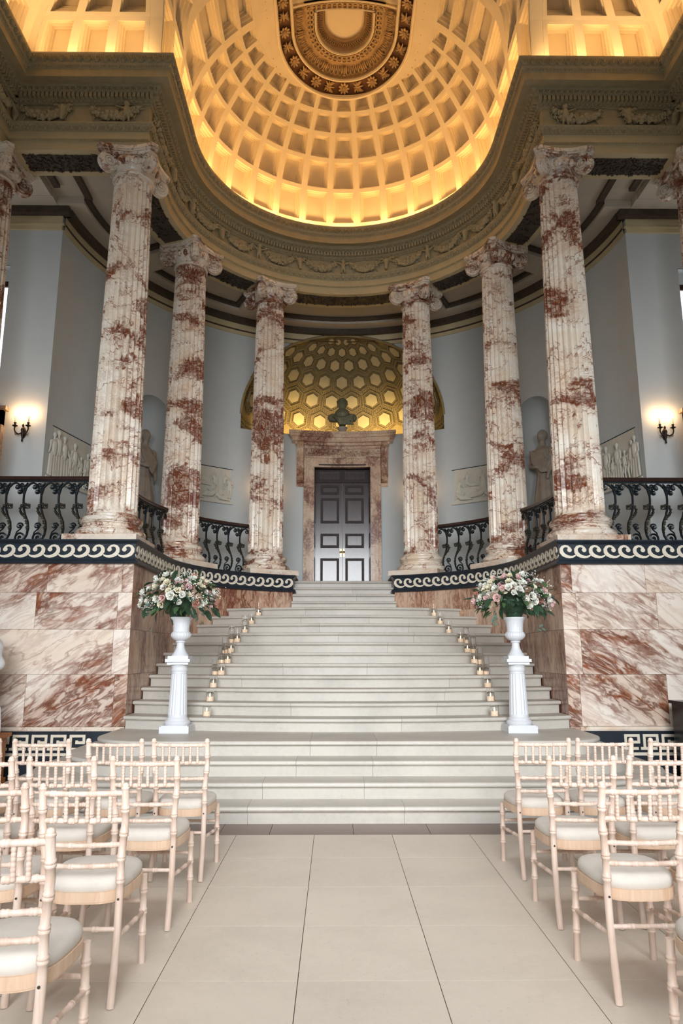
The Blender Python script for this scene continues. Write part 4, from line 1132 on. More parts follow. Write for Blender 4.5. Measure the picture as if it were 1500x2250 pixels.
for x0, x1 in ((-.52, -.06), (.06, .52)): g = G(); g.box(x0, x1, YDr-.02, YDr, 5.44, 5.62); g.obj('transom_panel', M['mahog'], dr, 0)
g = G(); g.box(-DW, DW, 15.5, 15.9, 5.695, 5.72); g.obj('door_soffit', M['mahogdark'], dr, 0)
dc = thing('trim_2', 'red marble doorcase with scrolled brackets and a curved cornice', None, kind='structure')
def xbox(g, x0, x1, pr, z0, z1, n=10):
    """slab that follows the concave wall between x0 and x1, standing pr proud"""
    f = lambda u: x0+(x1-x0)*u; vs = []
    for i in range(n+1):
        x = f(i/n); y = wy(x); vs += [(x, y-pr, z0), (x, y-pr, z1), (x, y+.03, z1), (x, y+.03, z0)]
    fs = [(4*i+a, 4*i+(a+1) % 4, 4*i+4+(a+1) % 4, 4*i+4+a) for i in range(n) for a in range(4)]+[(0, 1, 2, 3), (4*n, 4*n+3, 4*n+2, 4*n+1)]
    return g.add(vs, fs)
for s in (-1, 1):
    g = G(); a, b = sorted((s*.63, s*.86)); xbox(g, a, b, .10, ZG, 5.66, 3); a, b = sorted((s*.80, s*.86)); xbox(g, a, b, .13, ZG, 5.66, 2); g.obj('jamb', M['doorcase'], dc, 0)
    g = G(); n = 14; pts = []                     # scrolled bracket
    prof = [(0.0, 6.20), (.20, 6.20), (.24, 6.14), (.24, 6.02), (.20, 5.9), (.15, 5.72), (.12, 5.55), (.14, 5.46), (.15, 5.38), (.11, 5.31), (.05, 5.29), (0, 5.30)]
    a, b = sorted((s*.87, s*1.02)); yb = wy(s*.95)
    m = len(prof); vs = [(a, yb-.02-p[0], p[1]) for p in prof]+[(b, yb-.02-p[0], p[1]) for p in prof]
    g.add(vs, [tuple(range(m)), tuple(range(2*m-1, m-1, -1))]+[(i, (i+1) % m, m+(i+1) % m, m+i) for i in range(m)])
    for k in range(5): xx = a+.015+(b-a-.03)*k/4; g.tube([(xx, yb-.02-p[0]-.004, p[1]) for p in prof[1:-1]], .013, 5)
    g.obj('scroll_bracket', M['doorcase'], dc, 40)
    g = G(); a, b = sorted((s*.86, s*1.03)); xbox(g, a, b, .03, 5.2, 6.2, 2); g.obj('bracket_pilaster', M['doorcase'], dc, 0)
g = G(); xbox(g, -.86, .86, .10, 5.66, 5.86); xbox(g, -.86, .86, .13, 5.86, 5.90); g.obj('lintel', M['doorcase'], dc, 0)
g = G(); xbox(g, -.86, .86, .08, 5.90, 6.08)
for i in range(17):
    x = -.8+1.6*i/16; y = wy(x)-.085
    for k in range(5): a = k*1.25+i; g.ell((x+.03*cos(a), y-.008, 5.99+.045*sin(a)), (.035, .018, .018), 0, Matrix.Rotation(a, 3, 'Y'))
g.obj('carved_frieze', M['doorcase'], dc, 40)
g = G(); xbox(g, -.9, .9, .12, 6.08, 6.14); xbox(g, -1.05, 1.05, .20, 6.14, 6.20); xbox(g, -1.12, 1.12, .28, 6.20, 6.30); xbox(g, -1.16, 1.16, .33, 6.30, 6.36); xbox(g, -1.19, 1.19, .36, 6.36, 6.42); g.obj('door_cornice', M['doorcase'], dc, 0)
# ------------------------------------------------------------------ railings
def spiral(c, r0, turns, a0, sgn=1, n=22, shrink=.16):
    return [(c[0]+r0*(1-(1-shrink)*i/n)*cos(a0+sgn*2*pi*turns*i/n), 0, c[1]+r0*(1-(1-shrink)*i/n)*sin(a0+sgn*2*pi*turns*i/n)) for i in range(n+1)]
def bal_mesh():
    g = G(); R_ = .011
    # S stem from the top to the foot scroll
    st = [(.00, 0, .90), (-.035, 0, .86), (-.045, 0, .78), (-.045, 0, .66), (-.035, 0, .54), (-.005, 0, .44), (.040, 0, .34), (.052, 0, .25), (.040, 0, .16), (.0, 0, .075), (-.045, 0, .045)]
    g.tube(st, [.013, .016, .017, .017, .017, .017, .018, .019, .018, .016, .013], 6)
    g.tube(spiral((-.045, .125), .080, 1.6, -pi/2, -1), [.017*(1-.4*i/22) for i in range(23)], 5)
    g.tube([(-.115, 0, .14), (-.10, 0, .20), (-.05, 0, .245), (-.03, 0, .28)], .010, 5)
    g.tube(spiral((-.068, .285), .046, 1.4, 0, 1), [.014*(1-.4*i/22) for i in range(23)], 5)
    g.ell((-.045, 0, .125), .016, 1); g.ell((-.068, 0, .285), .012, 1); g.box(-.085, .025, -.014, .014, 0, .045)
    # head: two arms with scrolls and a rose
    g.tube([(-.045, 0, .72), (-.02, 0, .83), (.03, 0, .885), (.075, 0, .90), (.105, 0, .885)], [.016, .018, .018, .014, .012], 6)
    g.tube(spiral((.098, .845), .042, 1.5, pi/2, -1), [.013*(1-.4*i/22) for i in range(23)], 5)
    g.tube([(-.045, 0, .70), (-.06, 0, .77), (-.085, 0, .80)], .010, 5)
    g.tube(spiral((-.085, .865), .034, 1.4, -pi/2, 1), [.012]*23, 5); g.tube(spiral((-.105, .775), .034, 1.4, 0, -1), [.012]*23, 5); g.tube(spiral((-.125, .84), .030, 1.3, 0, 1), [.011]*23, 5)
    g.ell((-.065, -.012, .825), (.030, .018, .030), 1)
    for k in range(6): a = k*pi/3; g.ell((-.065+.026*cos(a), -.020, .825+.026*sin(a)), (.016, .010, .016), 0)
    return g.mesh('baluster', M['iron'], 60)
def garland_mesh():
    g = G(); r = random.Random(2)
    pts = [(.02, .015, .575), (-.02, .02, .60), (-.065, .02, .575), (-.085, .015, .53), (-.065, .012, .48), (-.03, .01, .44), (.01, .01, .40), (.036, .01, .33), (.048, .01, .26), (.042, .01, .19)]
    for i in range(len(pts)-1):
        for k in range(5):
            u_ = k/5; c = [pts[i][j]+(pts[i+1][j]-pts[i][j])*u_ for j in range(3)]
            R3 = Euler((r.uniform(-1, 1), r.uniform(0, 6), r.uniform(-.6, .6))).to_matrix(); g.ell((c[0]+r.uniform(-.008, .008), c[1]-.02+r.uniform(-.012, .012), c[2]), (.013, .014, .030), 0, R3)
    for k in range(16): a = k*.7; g.ell((.02+.03*cos(a), .0+r.uniform(-.02, .01), .565+.028*sin(a)), (.011, .011, .02), 0, Matrix.Rotation(a, 3, 'Y'))
    return g.mesh('leaf_garland', M['leafiron'], 60)
BAL, GAR = bal_mesh(), garland_mesh()
def railing(pts, label, flip=1):
    P = [Vector(p) for p in pts]; L = [0]
    for a, b in zip(P, P[1:]): L.append(L[-1]+(b-a).length)
    c = (P[0]+P[-1])/2
    t = thing('balustrade', label, 'railing', (P[0].x, P[0].y, ZP), 0, 'iron railings between the marble columns')
    def at(d):
        for i in range(len(L)-1):
            if L[i+1] >= d-1e-9: u_ = (d-L[i])/max(1e-9, L[i+1]-L[i]); return P[i].lerp(P[i+1], u_), (P[i+1]-P[i]).normalized()
        return P[-1], (P[-1]-P[-2]).normalized()
    o = P[0]; loc = [(p.x-o.x, p.y-o.y) for p in P]
    g = G(); sweep(g, loc, [(-.035, .935), (.035, .935), (.042, .955), (.035, .985), (.012, .995), (-.012, .995), (-.035, .985), (-.042, .955)], True); g.obj('handrail', M['rail'], t, 40)
    g = G(); sweep(g, loc, [(-.018, .912), (.018, .912), (.018, .936), (-.018, .936)], True); g.obj('iron_band', M['iron'], t, 0)
    n = max(1, round(L[-1]/.262)); stp = L[-1]/n
    for i in range(n):
        q, tg = at((i+.5)*stp); a = atan2(tg.y, tg.x)
        b = link('baluster', BAL, t, (q.x-o.x, q.y-o.y, 0), a, (flip, 1, 1)); link('leaf_garland', GAR, b)
for s, side in ((-1, 'left'), (1, 'right')):
    def cp(a, r=3.24): return (s*r*cos(rad(a)), YC+r*sin(rad(a)))
    a_ = [(s*5.08, 9.74), (s*3.62, 9.74)]; b_ = [(s*3.27, 10.12), (s*3.25, 10.8)]+[cp(x) for x in (5, 10, 15, 20)]; c_ = [cp(x) for x in (33, 38, 43, 48, 53, 55.5)]
    if s > 0: a_, b_, c_ = a_[::-1], b_[::-1], c_[::-1]
    else: pass
    fl_ = 1 if s < 0 else -1
    railing(a_, 'scrolled iron railing with mahogany handrail above the '+side+' podium front', fl_)
    railing(b_ if s < 0 else b_, 'short iron railing between the '+side+' front corner column and the middle column', fl_)
    railing(c_, 'curved iron railing between the '+side+' middle column and the door-flanking column', fl_)

# ------------------------------------------------------------------ wall sconces
def sconce_parts(t):
    g = G(); g.lathe([(.004, -.16), (.014, -.15), (.012, -.10), (.022, -.06), (.03, -.02), (.024, .0), (.034, .03), (.028, .06), (.012, .08), (.02, .11), (.006, .14)], 12, (0, -.05, 0)); g.ell((0, -.02, .0), (.04, .03, .10), 1); g.obj('backplate', M['sconce'], t, 50)
    for s in (-1, 1):
        g = G(); g.tube([(s*.02, -.06, -.02), (s*.05, -.09, -.045), (s*.09, -.11, -.02), (s*.11, -.11, .03), (s*.105, -.11, .075)], [.012, .014, .012, .011, .012], 7)
        g.tube([(s*.06, -.09, -.04), (s*.09, -.10, -.055), (s*.10, -.10, -.035)], .007, 5)
        g.lathe([(.010, .06), (.018, .075), (.042, .085), (.044, .092), (.018, .10), (.016, .12), (.022, .14), (.020, .145)], 12, (s*.105, -.11, 0)); a = g.obj('arm', M['sconce'], t, 50)
        G().lathe([(.015, .145), (.015, .245), (.010, .252)], 10, (s*.105, -.11, 0)).obj('candle', M['ivory'], a, 50)
        G().lathe([(.002, .252), (.009, .265), (.011, .28), (.006, .30), (.001, .315)], 8, (s*.105, -.11, 0)).obj('flame_bulb', M['flame'], a, 60)
sp0 = None
def sconce(loc, rz, label, power=3.6):
    global sp0
    if sp0 is None: sp0 = thing('wall_sconce', label, 'sconce', loc, rz, 'two-light wall sconces'); sconce_parts(sp0); o = sp0
    else: o = copy_tree(sp0); o.location = loc; o.rotation_euler = (0, 0, rz); o['label'] = label
    Mt = Matrix.Translation(loc) @ Matrix.Rotation(rz, 4, 'Z')
    for s in (-1, 1):
        l = bpy.data.lights.new('sconce_bulb', 'POINT'); l.energy = power; l.color = (1, .60, .30); l.shadow_soft_size = .03
        q = bpy.data.objects.new('sconce_bulb', l); COL.objects.link(q); q.location = Mt @ Vector((s*.105, -.12, .33))
for s, side in ((-1, 'left'), (1, 'right')):
    sconce((s*5.17, YW, 5.0), 0, 'lit two-candle bronze sconce on the flat wall at the '+side+' end of the gallery')
    a = rad(20.7); sconce((s*RW*sin(a), YC+RW*cos(a), 4.75), -s*a if False else -s*a, 'lit sconce hidden behind the column just '+side+' of the door', 3)

# ------------------------------------------------------------------ relief panels
def man(g, x, z, h, lean=0.0, robe=True, arm=0.0, face=1, y=0.0, rnd=None):
    """standing figure in low relief; x along the slab, z foot height"""
    u_ = h; k = lean*h
    g.ell((x+k, y, z+.925*u_), (.052*u_, .055*u_, .068*u_), 1); g.cap((x+k, y, z+.86*u_), (x+k*.9, y, z+.80*u_), .03*u_, .035*u_)
    g.cap((x+k*.9-.07*u_, y, z+.77*u_), (x+k*.9+.07*u_, y, z+.77*u_), .048*u_); g.cap((x+k*.85, y, z+.72*u_), (x+k*.6, y, z+.52*u_), .095*u_, .085*u_)
    for s in (-1, 1):
        e = (x+k*.8+s*.15*u_, y+.02, z+.60*u_); g.cap((x+k*.9+s*.11*u_, y, z+.76*u_), e, .036*u_, .030*u_)
        g.cap(e, (x+k*.8+s*(.10+arm)*u_+face*.06*u_, y+.05*u_, z+(.48+.25*abs(arm))*u_), .030*u_, .022*u_)
    if robe:
        for i in range(6): xx = x+k*.4+(i-2.5)*.040*u_; g.cap((xx+.1*k, y+.015*u_*(i % 2), z+.52*u_), (xx*1.0+(i-2.5)*.012*u_, y+.02*u_*(i % 2), z+.04*u_), .034*u_, .036*u_)
    else:
        for s in (-1, 1): g.cap((x+k*.5+s*.05*u_, y, z+.50*u_), (x+s*.065*u_, y+.02, z+.27*u_), .055*u_, .042*u_); g.cap((x+s*.065*u_, y+.02, z+.27*u_), (x+s*.05*u_, y, z+.05*u_), .038*u_, .026*u_)
        for i in range(4): xx = x+k*.5+(i-1.5)*.05*u_; g.cap((xx, y, z+.54*u_), (xx*1.0, y, z+.40*u_), .038*u_, .04*u_)
    for s in (-1, 1): g.ell((x+s*.05*u_+face*.02*u_, y+.03*u_, z+.02*u_), (.045*u_, .04*u_, .022*u_), 1)
def lying(g, x, z, L, face=1, y=0):
    P = lambda a, b: (x+face*a*L, y, z+b*L)
    g.ell(P(-.34, .40), (.07*L, .06*L, .085*L), 1); g.cap(P(-.30, .30), P(-.10, .14), .12*L, .13*L); g.cap(P(-.10, .14), P(.16, .18), .10*L, .075*L); g.cap(P(.16, .18), P(.42, .04), .065*L, .045*L)
    g.cap(P(-.08, .10), P(.20, .05), .09*L, .06*L); g.cap(P(.20, .05), P(.50, .02), .055*L, .035*L)
    g.cap(P(-.28, .32), P(-.08, .26), .045*L, .04*L); g.cap(P(-.08, .26), P(.10, .34), .038*L, .03*L); g.cap(P(-.36, .28), P(-.44, .08), .05*L, .04*L)
    for i in range(6): g.tube([P(-.2+.11*i, .16-.02*i), P(-.16+.11*i, .06), P(-.18+.12*i, 0)], .022*L, 5)
def relief(aw, width, z0, height, label, build, seed):
    x, y = RW*sin(aw), YC+RW*cos(aw)
    t = thing('relief_panel', label, 'relief', (x, y, z0), -aw, 'plaster relief panels on the gallery wall')
    g = G(); w = width/2; g.box(-w, w, -.03, .10, 0, height); g.obj('slab', M['relief'], t, 0)
    g = G(); g.box(-w-.015, w+.015, -.075, .08, -.05, .0); g.obj('ledge', M['relief'], t, 0)
    g = G(); g.box(-w-.008, w+.008, -.036, .08, height, height+.014); g.obj('dark_edge', M['iron'], t, 0)
    for f in build(random.Random(seed), w, height):
        f.v = [(p[0], -.03-.012-max(-.012, p[1]*.75+.012), p[2]) for p in f.v]
        link('carved_figure', remesh(f, 'carved_figure', M['relief'], .011, 2), t)
def procession(rnd, w, h):
    out = []
    for x, hh, lean, robe, arm in ((-.82, .90, .02, True, .05), (-.62, .98, .0, True, .0), (-.38, .92, .0, True, .06), (-.12, .62, .03, False, .05), (.12, .88, -.02, True, .0), (.36, .66, .05, False, .08), (.60, .80, .10, False, .05), (.84, .86, 0, True, .02)):
        g = G(); man(g, x*w, .0, hh*h, lean, robe, arm, rnd.choice((-1, 1)), rnd.uniform(0, .02)); out.append(g)
    return out
def battle(rnd, w, h):
    out = []
    for x, z, L, f in ((-.55, .02, .52, 1), (.05, .06, .60, -1), (.55, .02, .46, 1), (-.2, .30, .40, 1)): g = G(); lying(g, x*w, z, L*h*1.15, f, rnd.uniform(0, .015)); out.append(g)
    for x, z, hh, le in ((-.80, .10, .62, .15), (.30, .28, .60, -.1), (.86, .10, .70, 0), (-.40, .42, .48, .05), (.62, .36, .50, .1)): g = G(); man(g, x*w, z*h, hh*h, le, rnd.random() < .5, .08, rnd.choice((-1, 1)), 0); out.append(g)
    return out
for s, side in ((-1, 'left'), (1, 'right')):
    relief(s*rad(90-12.0), 1.36, 4.34, .86, 'white plaster relief of standing robed figures beside the '+side+' front corner column', procession, 3 if s < 0 else 8)
    relief(s*rad(90-53.5), 1.16, 4.72, .72, 'white plaster relief of crowded reclining figures behind the '+side+' middle column', battle, 5 if s < 0 else 12)

# ------------------------------------------------------------------ niche statues and the bust over the door
def statue(loc, rz, label, H=2.0, seed=1):
    t = thing('niche_statue', label, 'statue', loc, rz, 'draped statues in the gallery niches'); r = random.Random(seed)
    G().lathe([(.28, 0), (.28, .06), (.25, .09), (.25, .14), (.27, .17)], 20).obj('statue_base', M['statue'], t, 30)
    ph = [r.uniform(0, 6) for _ in range(4)]
    def body(u, v):
        z = .17+v*(H*.80-.17); a = 2*pi*u; k = v
        rx = .25-.03*k if k < .35 else (.24-.10*((k-.35)/.35) if k < .70 else .17+.05*sin((k-.70)/.22*pi/1.2) if k < .92 else .20*(1-(k-.92)/.08*.72))
        ry = rx*.78; fold = 1+(.10*sin(9*a+ph[0]+2.2*k)+.06*sin(16*a+ph[1]-3*k))*(1-k*.75)+.03*sin(6*a+9*k+ph[2])
        tw = .25*sin(2.2*k)
        return (rx*fold*cos(a+tw)+.03*sin(3*k), ry*fold*sin(a+tw), z)
    g = G(); g.grid(body, 64, 40); vs = g.v
    g.add([(0, 0, .17)], []); hz = H*.80
    g.cap((.03, 0, hz-.04), (.03, -.01, hz+.06), .07, .06)
    g.ell((.03, -.02, hz+.175), (.085, .105, .125), 2); g.ell((.03, -.125, hz+.165), (.018, .022, .03), 1); g.ell((.03, .01, hz+.20), (.098, .11, .115), 2)
    g.cap((-.19, -.02, hz-.14), (-.24, -.06, hz-.42), .062, .052); g.cap((-.24, -.06, hz-.42), (-.06, -.20, hz-.50), .048, .036); g.ell((-.03, -.22, hz-.50), (.045, .03, .03), 1)
    g.cap((.23, -.02, hz-.14), (.27, -.05, hz-.44), .062, .05); g.cap((.27, -.05, hz-.44), (.22, -.14, hz-.68), .045, .035); g.ell((.21, -.15, hz-.73), (.035, .03, .05), 1)
    for i in range(7): g.tube([(-.18+.05*i, -.16, hz-.12-.02*i), (-.10+.05*i, -.20, hz-.40), (.10+.02*i, -.185, hz-.62+.04*i), (.25, -.08, hz-.60+.06*i)], .020, 5)
    link('draped_figure', remesh(g, 'draped_figure', M['statue'], .016, 1), t)
for s, side in ((-1, 'left'), (1, 'right')):
    a = s*rad(53); statue((RW*sin(a)*1.045, YC+RW*cos(a)*1.045, SNZ0), -a, 'life-size draped stone statue in the niche on the '+side+' side of the gallery', 2.42, 4 if s < 0 else 9)
bt = thing('portrait_bust', 'dark bronze bust on a small socle above the door cornice', 'bust', (0, wy(0)-.12, 6.42))
G().lathe([(.15, 0), (.15, .03), (.10, .05), (.085, .10), (.11, .14), (.12, .16)], 20).obj('socle', M['statue'], bt, 40)
g = G(); g.cap((-.20, 0, .36), (.20, 0, .36), .095); g.cap((0, 0, .40), (0, -.02, .20), .17, .07); g.cap((0, -.01, .42), (0, -.02, .52), .075, .07); g.ell((0, -.03, .63), (.088, .11, .13), 2); g.ell((0, -.14, .62), (.018, .022, .03), 1); g.ell((0, 0, .67), (.105, .12, .11), 2)
for k in range(14): a = k*.45; g.ell((.09*cos(a), .03+.09*sin(a), .66+.05*sin(k*2)), .035, 0)
for i in range(5): g.tube([(-.24+.03*i, -.09, .40-.02*i), (-.05, -.17, .30-.03*i), (.22, -.10, .40-.05*i)], .018, 5)
link('bust_figure', remesh(g, 'bust_figure', M['bronze'], .012, 2), bt, (0, 0, -.02), None, 1.15)

# ------------------------------------------------------------------ white pedestals, urns and flowers
def pedestal_parts(t):
    g = G(); g.box(-.17, .17, -.17, .17, 0, .075); g.box(-.155, .155, -.155, .155, .075, .085); g.obj('foot', M['white'], t, 0)
    G().lathe([(.14, .085), (.150, .095), (.152, .115), (.14, .13), (.125, .14), (.128, .15), (.118, .165), (.112, .17)], 32).obj('base_ring', M['white'], t, 40)
    n = 16*6
    def fl2(r, z, a):
        f = (a/(2*pi)*16) % 1; return r if f < .16 or f > .84 or z < .20 or z > .665 else r-.009*sin(pi*(f-.16)/.68)**.6
    G().lathe([(.112, .17), (.112, .199), (.1115, .201), (.092, .664), (.092, .667), (.092, .69)], n, fn=fl2, cap=False).obj('fluted_shaft', M['white'], t, 40)
    G().lathe([(.092, .69), (.100, .70), (.100, .715), (.094, .72), (.094, .745), (.104, .75), (.108, .765), (.092, .775)], 32).obj('necking', M['white'], t, 40)
    g = G(); g.box(-.125, .125, -.125, .125, .772, .802); g.box(-.145, .145, -.145, .145, .802, .838); g.obj('top_slab', M['white'], t, 0)
def urn_parts(t):
    g = G(); g.box(-.12, .12, -.12, .12, 0, .035); g.obj('urn_foot', M['white'], t, 0)
    n = 20*4
    def lobes(r, z, a): return r*(1+.0*a) if z < .06 else r*(1-.045*abs(cos(10*a))**1.5 if .22 < z else 1)
    G().lathe([(.105, .035), (.10, .045), (.075, .08), (.055, .12), (.046, .165), (.046, .19)], 40, fn=lambda r, z, a: r*(1-.05*abs(sin(9*a)))).obj('stem', M['white'], t, 50)
    G().lathe([(.046, .19), (.058, .195), (.060, .205), (.05, .212), (.055, .215)], 32).obj('collar', M['white'], t, 40)
    G().lathe([(.055, .213), (.09, .23), (.118, .26), (.122, .285), (.112, .31), (.098, .32)], n, fn=lambda r, z, a: r*(1-.05*abs(sin(11*a)))).obj('lobed_bowl', M['white'], t, 50)
    G().lathe([(.098, .318), (.096, .34), (.100, .40), (.112, .455), (.130, .475), (.134, .485), (.128, .492), (.112, .485), (.09, .47)], n, fn=lambda r, z, a: r*(1-.03*abs(sin(10*a)) if .325 < z < .45 else 1)).obj('urn_body', M['white'], t, 50)
def petalmat(name, c1, c2):
    t = NT(name); p = t.pos(9); c = t.ramp(t.noise(p, 30, 2).outputs['Fac'], [(.3, c1), (.7, c2)]); t.b.inputs['Subsurface Weight'].default_value = .0; return t.fin(c, .6)
PM = [petalmat('white_petal', lin(232, 232, 220), lin(248, 248, 240)), petalmat('cream_petal', lin(236, 228, 196), lin(246, 240, 218)), petalmat('blush_petal', lin(226, 182, 178), lin(244, 212, 206)), petalmat('dusky_petal', lin(166, 108, 92), lin(202, 146, 128)), petalmat('mauve_petal', lin(188, 142, 152), lin(224, 186, 192))]
LM = [plain('dark_leaf', lin(44, 70, 48), .45, 0, .35, 25), plain('mid_leaf', lin(70, 98, 60), .5, 0, .3, 25), plain('eucalyptus_leaf', lin(98, 120, 106), .6, 0, .2, 25)]
def rose_geo(seed, full=1.0):
    g = G(); r = random.Random(seed); g.ell((0, 0, .012), (.012, .012, .02), 1)
    for k in range(17):
        f = k/16; a = k*2.4; rad0 = .008+.030*f*full; hgt = .040-.020*f*f; tilt = .15+.95*f*full; wd = .014+.016*f
        def P(u, v):
            x = (u-.5)*2*wd*sin(pi*(.18+.72*v)); rr = rad0+v*hgt*sin(tilt)*.9+.10*x*x/wd; z = -.008+v*hgt*cos(tilt*.8)+.012*(1-f)-.006*f*v*v
            rr += .006*f*max(0, v-.7)*4; return (rr*cos(a)-x*sin(a), rr*sin(a)+x*cos(a), z)
        g.grid(P, 3, 3)
    return g
ROSE = [[rose_geo(i, fu).mesh('rose', pm, 60, fix=False) for i, fu in ((1, 1.0), (2, .75))] for pm in PM]
def leaf_geo(w, l, curl):
    g = G()
    def P(u, v): x = (u-.5)*2*w*sin(pi*min(1, .08+.92*v))**.8; return (x, l*v, -curl*v*v*l+.25*abs(x))
    g.grid(P, 2, 5); return g
LEAF = [leaf_geo(.026, .105, .3).mesh('leaf', LM[0], 60, fix=False), leaf_geo(.022, .095, .35).mesh('leaf', LM[1], 60, fix=False), leaf_geo(.018, .048, .1).mesh('leaf', LM[2], 60, fix=False), leaf_geo(.010, .12, .25).mesh('leaf', LM[0], 60, fix=False)]
budw = G()
def bouquet(t, seed):
    r = random.Random(seed)
    def dirp(f=1.0, lo=-.42):
        while True:
            v = Vector((r.gauss(0, 1), r.gauss(0, 1), r.gauss(0, 1))).normalized()
            if v.z > lo: return v
    ext = Vector((.47, .40, .40)); cz = .24
    def orient(o, p, d, roll, tilt=0):
        q = d.to_track_quat('Z', 'Y').to_matrix().to_4x4(); o.matrix_local = Matrix.Translation(p) @ q @ Matrix.Rotation(roll, 4, 'Z') @ Matrix.Rotation(tilt, 4, 'X')
    core = G(); core.ell((0, 0, cz-.06), (.17, .15, .16), 2); core.cap((0, 0, -.03), (0, 0, .10), .075, .12); core.obj('foliage_core', LM[0], t, 60)
    pts = []
    tries = 0
    while len(pts) < 84 and tries < 4000:
        tries += 1; d = dirp(1, -.35); k = r.uniform(.78, 1.0); p = Vector((d.x*ext.x*k, d.y*ext.y*k, cz+d.z*ext.z*k*.78))
        if d.y > .55 or any((p-q).length < .062 for q in pts): continue
        pts.append(p); c = r.choices(range(5), (42, 26, 17, 5, 5))[0]; s_ = r.uniform(.66, 1.08)
        o = link('rose', ROSE[c][r.randint(0, 1)], t); orient(o, p, d, r.uniform(0, 6)); o.scale = (s_, s_, s_)
    for i in range(215):
        d = dirp(1, -.6); k = r.uniform(.62, .97); 
        if d.y > .7: continue
        p = Vector((d.x*ext.x*k, d.y*ext.y*k, cz+d.z*ext.z*k*.8)); ty = r.choices(range(4), (34, 24, 30, 16))[0]
        e = (d+Vector((r.uniform(-.8, .8), r.uniform(-.8, .8), r.uniform(-.9, .5)))).normalized()
        q = e.to_track_quat('Y', 'Z').to_matrix().to_4x4(); o = link('leaf', LEAF[ty], t); s_ = r.uniform(.9, 1.5); o.matrix_local = Matrix.Translation(p) @ q @ Matrix.Rotation(r.uniform(-1, 1), 4, 'Y') @ Matrix.Scale(s_, 4)
    sx = 1 if seed % 2 else -1
    for i in range(34):                              # drooping sprigs and inner greenery
        droop = i < 14; bx = sx*.30 if i < 9 else -sx*.24
        p = Vector((bx+r.uniform(-.035, .035), -.22+r.uniform(-.03, .03), .08-.018*i)) if droop else Vector((r.uniform(-.22, .22), -.16-r.uniform(0, .10), cz+r.uniform(-.2, .12)))
        e = Vector((r.uniform(-.9, .9), r.uniform(-.9, .1), -.5 if droop else r.uniform(-.8, .8))).normalized(); o = link('leaf', LEAF[2 if droop else r.choice((0, 1, 2))], t)
        o.matrix_local = Matrix.Translation(p) @ e.to_track_quat('Y', 'Z').to_matrix().to_4x4() @ Matrix.Rotation(r.uniform(-1, 1), 4, 'Y') @ Matrix.Scale(r.uniform(.85, 1.2), 4)
    gy = G(); gs = G()
    for j in range(26):
        d = dirp(1, -.4)
        if d.y > .4: continue
        k = r.uniform(.92, 1.08); c = Vector((d.x*ext.x*k, d.y*ext.y*k, cz+d.z*ext.z*k*.8))
        for i in range(15): q = c+Vector((r.gauss(0, .03), r.gauss(0, .03), r.gauss(0, .03))); gy.ell(q, r.uniform(.0045, .0085), 0)
        gs.tube([c-d*.12, c], .0018, 3)
    gy.obj('gypsophila', PM[0], t, 60, fix=False)['kind'] = 'stuff'; gs.obj('stems', LM[1], t, 60)['kind'] = 'stuff'
for s, side in ((-1, 'left'), (1, 'right')):
    x, y = s*2.01, 8.67; z = RISE*4+.001
    p_ = thing('flower_pedestal', 'white fluted pedestal column standing on the '+side+' end of the stair landing', 'pedestal', (x, y, z), 0, 'white pedestals on the landing'); pedestal_parts(p_)
    u_ = thing('garden_urn', 'white lobed urn on the '+side+' pedestal, holding flowers', 'urn', (x, y, z+.838), 0, 'white urns on the pedestals'); urn_parts(u_)
    b_ = thing('flower_arrangement', 'round arrangement of cream and blush roses with greenery in the '+side+' urn', 'flowers', (x+(-.05 if s < 0 else 0), y, z+.838+.475), 0, 'rose arrangements in the urns'); bouquet(b_, 21 if s < 0 else 34)

# ------------------------------------------------------------------ candles on the stairs
cd = {-1: [(-1.72, 8.80, .128), (-1.75, 9.15, .15), (-1.775, 9.52, .17), (-1.73, 9.88, .16), (-1.70, 10.24, .21), (-1.71, 10.58, .18), (-1.67, 10.94, .22), (-1.60, 11.30, .28), (-1.54, 11.66, .17), (-1.465, 12.02, .22)],
      1: [(1.79, 8.80, .13), (1.83, 9.15, .16), (1.88, 9.52, .15), (1.855, 9.88, .20), (1.85, 10.24, .18), (1.825, 10.58, .22), (1.79, 10.94, .20), (1.665, 11.30, .20), (1.58, 11.66, .18), (1.53, 12.02, .20)]}
ordn = ['lowest', 'second', 'third', 'fourth', 'fifth', 'sixth', 'seventh', 'eighth', 'ninth', 'topmost']
WAX = G().lathe([(.040, .004), (.043, .008), (.043, .058), (.036, .062), (.0, .060)], 18, cap=False).mesh('candle', M['wax'], 40)
FLM = G().lathe([(.001, .060), (.006, .068), (.0075, .078), (.004, .092), (.0005, .104)], 8).mesh('flame', M['flame'], 60)
